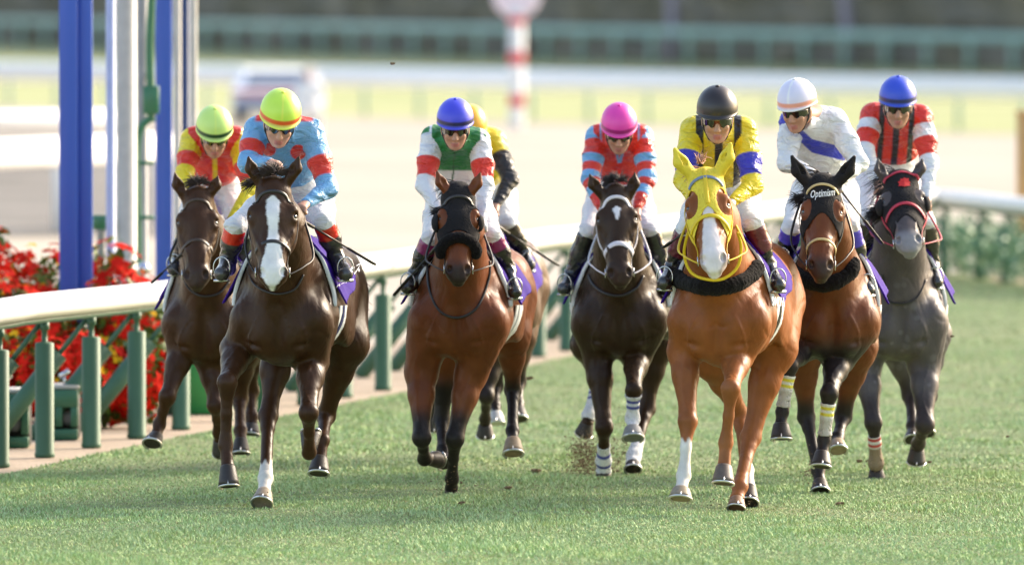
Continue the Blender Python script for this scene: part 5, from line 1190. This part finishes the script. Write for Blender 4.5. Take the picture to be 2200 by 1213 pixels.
def attendant():
    D = 206.0; c = P(664, 0, D); X0 = c[0]
    def pt(x, y, z): return np.array((X0 + x, D + y, z))
    pr = [Cone(pt(-.17, 0, .92), pt(.17, 0, .92), .07, .07, .04), Cone(pt(0, 0, .85), pt(0, .08, .45), .15, .16, .06, (1, 0, 0), 1.25, 1.15)]
    for s_ in (-1, 1):
        pr += [Cone(pt(s_ * .11, .08, .42), pt(s_ * .17, -.30, .48), .10, .075, .04), Cone(pt(s_ * .17, -.30, .48), pt(s_ * .17, -.22, .08), .07, .05, .03), Cone(pt(s_ * .17, -.2, .05), pt(s_ * .18, -.36, .04), .045, .035, .03),
               Cone(pt(s_ * .21, 0, .90), pt(s_ * .26, -.1, .64), .055, .045, .03), Cone(pt(s_ * .26, -.1, .64), pt(s_ * .14, -.34, .58), .043, .032, .02), Cone(pt(s_ * .14, -.34, .58), pt(s_ * .10, -.40, .57), .035, .03, .02)]
    pr += [Cone(pt(0, -.02, .92), pt(0, -.05, 1.04), .05, .05, .03), Ell(pt(0, -.06, 1.14), (.08, .10, .12), None, .02), Ell(pt(0, -.15, 1.13), (.015, .03, .02), None, .02)]
    A, L0, _ = grid(pr, .014); V, Q = surfnets(A, L0, .014, 1); c_ = full(len(V), (.85, .84, .84)); c_ = mixc(c_, (.6, .38, .28), sm(V[:, 2], .99, 1.01)); c_ = mixc(c_, (.8, .78, .76), sm(V[:, 2], 1.17, 1.19))
    root = empty("person", (X0, D, 0), "attendant dressed in white crouching beside the blurred white car", "attendant"); link_mesh("body", V, Q, mat("white_coat", attr=True, rough=.7), root, col=c_)
    mb = MB(); mb.lathe(pt(0, -.06, 1.17), [(.095, 0), (.10, .02), (.085, .07), (.04, .105), (.01, .11)], 16); mb.build("cap", mat("cap_white", (.8, .72, .68), .7), root)
attendant()

# grass blades: too many to count
def grass():
    V = []; rg = np.random.RandomState(11)
    for (d0, d1, dens, hh, ww) in ((53, 56, 900, .019, .003), (56, 62, 3200, .019, .0028), (62, 68, 2300, .018, .0032), (68, 78, 1000, .016, .0045), (78, 92, 400, .015, .006), (92, 112, 150, .015, .009)):
        w = (d0 + d1) / 2 * .0935 + 6.3; n = int(w * (d1 - d0) * dens); y = rg.uniform(d0, d1, n); x = rg.uniform(-.5, .5, n) * (y * .0935 + 6.3); e_ = (np.abs(x) - y * .047 - .2) / 3.0; kk = (e_ < 0) | (rg.rand(n) > e_ * 1.0 + .35); x, y = x[kk], y[kk]; n = len(x)
        # keep to the field side of the rail
        rx = np.interp(y, RP[:ti + 1, 1], RP[:ti + 1, 0]); k = x > rx + .2 + rg.rand(n) * .05; x, y = x[k], y[k]; n = len(x)
        clump = .6 + .5 * (np.sin(x * 3.1 + np.sin(y * 1.3) * 2) * np.sin(y * 1.1 + x) ) + rg.randn(n) * .15; h_ = hh * np.clip(clump, .35, 1.5) * rg.uniform(.6, 1.25, n)
        an = rg.uniform(0, 2 * math.pi, n); le = rg.uniform(0.2, 1.3, n) * h_; w_ = ww * rg.uniform(.7, 1.2, n); dx, dy = np.cos(an), np.sin(an); px_, py_ = -dy, dx; fx = rg.uniform(-1, 1, n)
        px_ = np.where(np.abs(px_) < .3, .5, px_)
        b0 = np.stack([x - px_ * w_, y - py_ * w_, x * 0], 1); b1 = np.stack([x + px_ * w_, y + py_ * w_, x * 0], 1); t1 = np.stack([x + dx * le + px_ * w_ * .35, y + dy * le + py_ * w_ * .35, h_], 1); t0 = np.stack([x + dx * le - px_ * w_ * .35, y + dy * le - py_ * w_ * .35, h_], 1)
        vv = np.stack([b0, b1, t1, t0], 1).reshape(-1, 3); cc = np.array((.43, .64, .29))[None] * (1 + .18 * rg.randn(n)[:, None] * np.array((.8, .6, .8))) ; patch = np.clip(.5 + .5 * np.sin(x * 1.3 + 2 * np.sin(y * .6)) * np.sin(y * .9 + x * .7), 0, 1)[:, None]
        cc = cc * (1 - patch * .5) + np.array((.42, .46, .27)) * patch * .5; p2 = np.clip(np.sin(x * 5.1 + 3 * np.sin(y * 2.1)) * np.sin(y * 3.3 + 2 * np.sin(x * 2)), 0, 1)[:, None]; cc = cc * (1 - .35 * p2 * np.array((.3, 0.1, .5))) + np.array((.10, .04, .03)) * p2 ** 3; dry = (rg.rand(n) < .06)[:, None]; cc = np.where(dry, np.array((.34, .30, .16)) * rg.uniform(.8, 1.2, (n, 1)), cc); cc = np.clip(cc, .02, .6)
        V.append((vv, np.repeat(cc, 4, 0)))
    A = np.concatenate([v for v, _ in V]); C_ = np.concatenate([c for _, c in V])
    o = link_mesh("grass", A, np.arange(len(A)).reshape(-1, 4), mat("grass_blades", attr=True, rough=.55, grain=.1, noise=3, spec=.08), col=C_, smooth=False); setp(o, "short green turf grass in front of and under the horses", "grass", kind="stuff")
    print("grass quads", len(A) // 4)
grass()

# earth thrown up by the hooves
M_EARTH = mat("loose_earth", (.17, .11, .06), .9, grain=.3, noise=60)
def clods():
    rg = np.random.RandomState(3)
    def lump(mb, c, r):
        V = []; n = 7
        for j in range(1, 4):
            for k in range(n): th = j * math.pi / 4; ph = 2 * math.pi * k / n; rr = r * rg.uniform(.6, 1.25); V.append(np.array(c) + rr * np.array((math.sin(th) * math.cos(ph) * 1.3, math.sin(th) * math.sin(ph), math.cos(th) * .8)))
        V += [np.array(c) + (0, 0, r * .7), np.array(c) - (0, 0, r * .7)]; Fs = [(j * n + k, (j + 1) * n + k, (j + 1) * n + (k + 1) % n, j * n + (k + 1) % n) for j in range(2) for k in range(n)] + [(3 * n, k, (k + 1) % n) for k in range(n)] + [(3 * n + 1, 2 * n + (k + 1) % n, 2 * n + k) for k in range(n)]
        mb.add(V, Fs)
    mb = MB()
    for (x, y, sx, sy, n, D) in ((1258, 985, 32, 38, 2600, 67.6), (1325, 985, 30, 36, 620, 67.9), (1335, 905, 16, 44, 120, 67.8), (1742, 1010, 18, 36, 200, 65.4), (1300, 1012, 70, 8, 200, 67.5), (1580, 1080, 50, 12, 90, 63), (960, 1040, 40, 22, 110, 65), (560, 1075, 40, 16, 70, 63.2), (1885, 1010, 30, 20, 90, 67)):
        for k in range(n):
            px_ = x + rg.randn() * sx * .6; py_ = y + rg.randn() * sy * .7; D_ = D + rg.randn() * .25; p = P(px_, py_, D_)
            if p[2] > .005: lump(mb, p, abs(rg.randn()) * .0018 + .0010)
    o = mb.build("turf_spray", M_EARTH); setp(o, "brown spray of earth kicked up behind the near-black horse's forelegs", "earth spray", kind="stuff")
    for i, (x, y, D, r, lb) in enumerate(((1138, 812, 70, .016, "dark clod of turf in the air right of the bright bay"), (843, 137, 66, .011, "small dark clod high in the air above the blue-capped jockey in green"), (1150, 1016, 65.6, .022, "loose divot of turf lying in the grass right of the bright bay's forelegs"), (2046, 722, 66, .009, "small clod in the air right of the grey horse"),
            (1846, 990, 66, .013, "clod in the air beside the grey horse's bandaged foreleg"), (1998, 992, 66, .010, "clod in the air right of the grey's folded foreleg"), (1090, 1052, 64.6, .016, "small divot of earth on the grass below the bright bay"), (1805, 1087, 63.3, .018, "brown divot of earth on the grass under the dark bay"), (2165, 937, 66.5, .009, "small clod in the air near the right edge"), (990, 1085, 63.4, .016, "brown divot of earth on the grass under the bright bay's grounded hoof"))):
        p = P(x, y, D); 
        if "grass" in lb: p = G(x, y) + (0, 0, .012)
        mb = MB(); lump(mb, p, r); lump(mb, p + (r * .9, 0, r * .2), r * .6); o = mb.build("turf_clod", M_EARTH, smooth=False); setp(o, lb, "clod", "clods of turf thrown up by the hooves")
clods()
